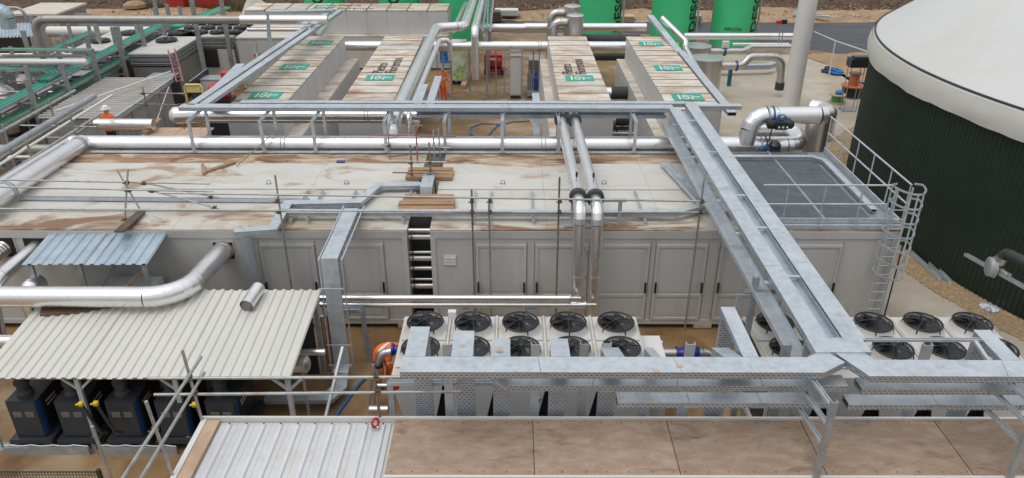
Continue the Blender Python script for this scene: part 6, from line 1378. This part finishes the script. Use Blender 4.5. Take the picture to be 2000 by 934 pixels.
pipe('loop_rail', 'tubular hoop rail at the top left', [P(14, 15, y=25), P(44, 16, y=25), P(54, 45, y=25)], .08, 'galvold', n=12, br=.4, sect=0, cat='rail')
for k, (u, v, y, h) in enumerate(((-10, 150, 15.5, 2.4), (30, 118, 18, 2.2), (75, 85, 23, 2.2), (120, 75, 24.5, 2.0), (-5, 100, 21, 2.4))):
    c = P(u, v, y=y); t = thing('process_vessel', ('nearest', 'second', 'third', 'fourth', 'far left')[k]+' grey process vessel half hidden behind the posts at the left', 'vessel', 'half hidden vessels in the left yard', (c.x, y, 0))
    MB().lathe((c.x, y, .3), [(.5, 0), (.6, .1), (.6, h-.5), (.4, h-.3), (.1, h-.2)], 20).build('shell', ('inox', 'brownpipe', 'galvold', 'wall2', 'inox')[k], t)
    for a in (.5, 2.6, 4.7): MB().bar((c.x+.5*math.cos(a), y+.5*math.sin(a), 0), (c.x+.5*math.cos(a), y+.5*math.sin(a), .5), .08, .08).build('leg', 'galvold', t)
# red shipping containers, tarpaulin far back
for k, (u0, u1, y) in enumerate(((329, 362, 45.8), (364, 428, 46.4))):
    a, b_ = P(u0, 24, y=y), P(u1, 24, y=y); t = thing('shipping_container', ('narrow end of a red shipping container by the far bank', 'red shipping container with pale patches by the far bank')[k], 'container', None, (a.x, y, 0))
    nr2 = 8 if k == 0 else 14; mb = MB(); mb.box(a.x, b_.x, y, y+2.4, .15, 2.7); mb.build('body', 'contred', t)
    for i in range(nr2): x = a.x+(b_.x-a.x)*(i+.2)/nr2; MB().box(x, x+(b_.x-a.x)/nr2*.5, y-.04, y, .25, 2.6).build('rib', 'contred', t)
    MB().box(a.x-.02, b_.x+.02, y-.03, y+2.43, 2.7, 2.76).build('roof', 'contred', t); MB().box(a.x, b_.x, y-.05, y, .1, .24).build('bottom_rail', 'contred', t)
    if k:
        for i, j in ((0, 0), (1, 0), (0, 1), (1, 1)): MB().box(b_.x-1.5+i*.55, b_.x-1.05+i*.55, y-.055, y-.04, 1.05+j*.65, 1.55+j*.65).build('pale_patch', 'whiteprint', t)
t = thing('cream_tarpaulin', 'cream tarpaulin draped over a heap left of the far crosswise unit', 'tarpaulin', None, tuple(P(490, 15, y=31.5)))
c = P(497, 14, y=32.5); mb = MB(); ni = 16; vs = []
for j in range(9):
    for i in range(ni): a = N*i/ni; q = (1-j/8.4); rr = 1.5*q**.6*(1+.15*math.sin(3*a+1)); vs.append((c.x+rr*1.3*math.cos(a), c.y+rr*math.sin(a), 3.4*(j/8)*(1+.05*nz(i, j, .8))))
mb.add(vs, [(j*ni+i, j*ni+(i+1) % ni, (j+1)*ni+(i+1) % ni, (j+1)*ni+i) for j in range(8) for i in range(ni)], True); mb.build('sheet', 'tarp', t)
c = P(264, 14, z=.3); mb = MB(); mb.lathe(c, [(.9, 0), (.85, .25), (.5, .45), (.1, .5)], 14); tag(mb.build('straw_heap', 'sand'), 'low pale heap at the foot of the far soil bank by the grass', 'heap')
# ------------------------------------------------------------------ people
def person(label, loc, rz, joints, helmet=None, scale=1.0):
    """skin-modifier figure from a posed skeleton; clothing colours by region"""
    t = thing('person', label, 'person', None, loc)
    J = {k: V(v[:3]) for k, v in joints.items()}; rad = {k: v[3] for k, v in joints.items()}
    E_ = [('pelvis', 'waist'), ('waist', 'chest'), ('chest', 'neck'), ('neck', 'head'), ('head', 'crown')]
    for s in 'lr': E_ += [('chest', 'sho'+s), ('sho'+s, 'elb'+s), ('elb'+s, 'wri'+s), ('wri'+s, 'han'+s), ('pelvis', 'hip'+s), ('hip'+s, 'kne'+s), ('kne'+s, 'ank'+s), ('ank'+s, 'toe'+s)]
    keys = list(J); me = bpy.data.meshes.new('body'); me.from_pydata([J[k] for k in keys], [(keys.index(a), keys.index(b_)) for a, b_ in E_], [])
    o = bpy.data.objects.new('body', me); C.objects.link(o)
    md = o.modifiers.new('skin', 'SKIN'); md.use_smooth_shade = True
    sk = me.skin_vertices[0].data
    for i, k in enumerate(keys): sk[i].radius = (rad[k], rad[k]*(.8 if k in ('waist', 'chest', 'pelvis') else 1)); sk[i].use_root = (k == 'pelvis')
    o.modifiers.new('sub', 'SUBSURF').levels = 2
    dg = bpy.context.evaluated_depsgraph_get(); me2 = bpy.data.meshes.new_from_object(o.evaluated_get(dg)); bpy.data.objects.remove(o)
    me2.materials.clear()
    for k in ('orange', 'skin', 'navycloth', 'boot', 'silverband'): me2.materials.append(M[k])
    segs = [(J[a], J[b_], a, b_) for a, b_ in E_]
    for p in me2.polygons:
        c = p.center; best = min(segs, key=lambda s: (c-(s[0]+(s[1]-s[0])*max(0, min(1, (c-s[0]).dot(s[1]-s[0])/max(1e-6, (s[1]-s[0]).length_squared))))).length)
        b_ = best[3]; f = max(0, min(1, (c-best[0]).dot(best[1]-best[0])/max(1e-6, (best[1]-best[0]).length_squared)))
        mi = 0
        if b_ in ('head', 'crown') or b_.startswith('han'): mi = 1
        elif b_.startswith('kne') or b_.startswith('ank'): mi = 0 if joints.get('allorange') or ALLO[0] else 2
        elif b_.startswith('toe'): mi = 3
        if mi == 0 and ((b_ == 'chest' and .35 < f < .6) or (b_.startswith('elb') and .6 < f < .8)): mi = 4
        p.material_index = mi; p.use_smooth = True
    b = bpy.data.objects.new('body', me2); C.objects.link(b); b.parent = t
    if helmet:
        h = J['head'].lerp(J['crown'], .55); ax = (J['crown']-J['head']).normalized(); mb = MB()
        mb.lathe(h, [(.175, 0), (.18, .015), (.135, .02), (.13, .07), (.10, .12), (.05, .15), (.01, .16)], 20, ax)
        o = mb.build('helmet', helmet); o.parent = t; o.matrix_parent_inverse = Matrix()
    for s in 'lr':   # five short fingers rooted in each palm
        w0, h0 = J['wri'+s], J['han'+s]; d = (h0-w0).normalized(); sd_ = d.orthogonal().normalized(); mb = MB()
        for k in range(4): a = h0+sd_*(.028*(k-1.5)); L = (.06, .075, .07, .055)[k]; dn = d.cross(sd_); mb.path([a-d*.02, a+d*L*.55, a+d*L*.85+dn*.03], .0095, 6)
        mb.path([w0.lerp(h0, .5)+sd_*.035, w0.lerp(h0, .8)+sd_*.07, h0+sd_*.07+d*.01], .0105, 6)
        o = mb.build('fingers', 'skin'); o.parent = t; o.matrix_parent_inverse = Matrix()
    # face: nose, eyes, ears
    hd = J['head'].lerp(J['crown'], .25); fw = V((0, -1, 0)) if 'face' not in FACE else FACE['face']; mb = MB(); sdv = fw.cross(V((0, 0, 1))).normalized()
    mb.path([hd+fw*.09+V((0, 0, .04)), hd+fw*.125, hd+fw*.10+V((0, 0, -.015))], .014, 6)
    for s in (-1, 1): mb.lathe(hd+sdv*(s*.10)+V((0, 0, -.01)), [(.012, 0), (.03, .01), (.012, .02)], 8, sdv)
    o = mb.build('face', 'skin'); o.parent = t; o.matrix_parent_inverse = Matrix()
    t.rotation_euler = (0, 0, rz); t.scale = (scale,)*3
    return t
ALLO = [False]; FACE = {}
stand = dict(pelvis=(0, 0, .95, .17), waist=(0, .01, 1.1, .165), chest=(0, .02, 1.36, .185), neck=(0, 0, 1.53, .065), head=(0, -.02, 1.60, .09), crown=(0, -.02, 1.74, .095),
    shol=(.20, .02, 1.42, .09), elbl=(.29, .04, 1.14, .065), wril=(.27, -.14, .94, .045), hanl=(.26, -.19, .87, .042), shor=(-.20, .02, 1.42, .09), elbr=(-.29, .04, 1.14, .065), wrir=(-.27, -.14, .94, .045), hanr=(-.26, -.19, .87, .042),
    hipl=(.10, 0, .86, .115), knel=(.11, -.02, .5, .08), ankl=(.11, .02, .1, .055), toel=(.12, -.15, .045, .045), hipr=(-.10, 0, .86, .115), kner=(-.11, -.02, .5, .08), ankr=(-.11, .02, .1, .055), toer=(-.12, -.15, .045, .045))
hp = P(204, 207, y=11.2); fz = hp.z-1.88
person('worker in orange hi-vis jacket and white helmet facing away by the ribbed cabin', (hp.x, hp.y, fz), R(170), stand, 'helmet', 1.04)
t = thing('work_platform', 'low timber platform under the worker with the white helmet', 'platform', None, (hp.x, hp.y, 0))
MB().box(hp.x-.7, hp.x+.7, hp.y-.35, hp.y+.4, fz-.05, fz).build('deck', 'wood', t)
for dx in (-.6, .6):
    for dy in (-.28, .32): MB().box(hp.x+dx-.04, hp.x+dx+.04, hp.y+dy-.04, hp.y+dy+.04, 0, fz-.05).build('leg', 'tube', t)
ALLO[0] = True
walk = dict(stand); walk.update(elbl=(.3, -.05, 1.15, .065), wril=(.2, -.26, 1.08, .045), hanl=(.16, -.33, 1.09, .042), knel=(.12, -.12, .52, .08), ankl=(.11, -.05, .1, .055), toel=(.11, -.22, .045, .045))
pp = P(866, 197, z=.1)
person('worker in full orange overalls standing behind the posts in the middle yard', (pp.x, pp.y, 0), R(60), walk, None, 1.05)
bend = dict(pelvis=(0, .22, .92, .17), waist=(0, .10, 1.06, .17), chest=(0, -.16, 1.17, .19), neck=(0, -.36, 1.14, .065), head=(0, -.43, 1.10, .09), crown=(0, -.54, 1.02, .095),
    shol=(.2, -.22, 1.14, .09), elbl=(.27, -.34, .88, .065), wril=(.2, -.5, .72, .045), hanl=(.18, -.55, .66, .042), shor=(-.2, -.22, 1.14, .09), elbr=(-.27, -.34, .88, .065), wrir=(-.2, -.5, .72, .045), hanr=(-.18, -.55, .66, .042),
    hipl=(.11, .2, .84, .12), knel=(.13, .02, .5, .08), ankl=(.13, .14, .1, .055), toel=(.14, -.04, .045, .045), hipr=(-.11, .2, .84, .12), kner=(-.13, .05, .5, .08), ankr=(-.13, .18, .1, .055), toer=(-.14, 0, .045, .045))
FACE['face'] = V((0, -.6, -.8))
pp = P(752, 672, z=1.25)
person('worker in orange hi-vis bending over the pipe at the left cooler end', (pp.x, pp.y-.05, 0), R(60), bend, None, 1.08)
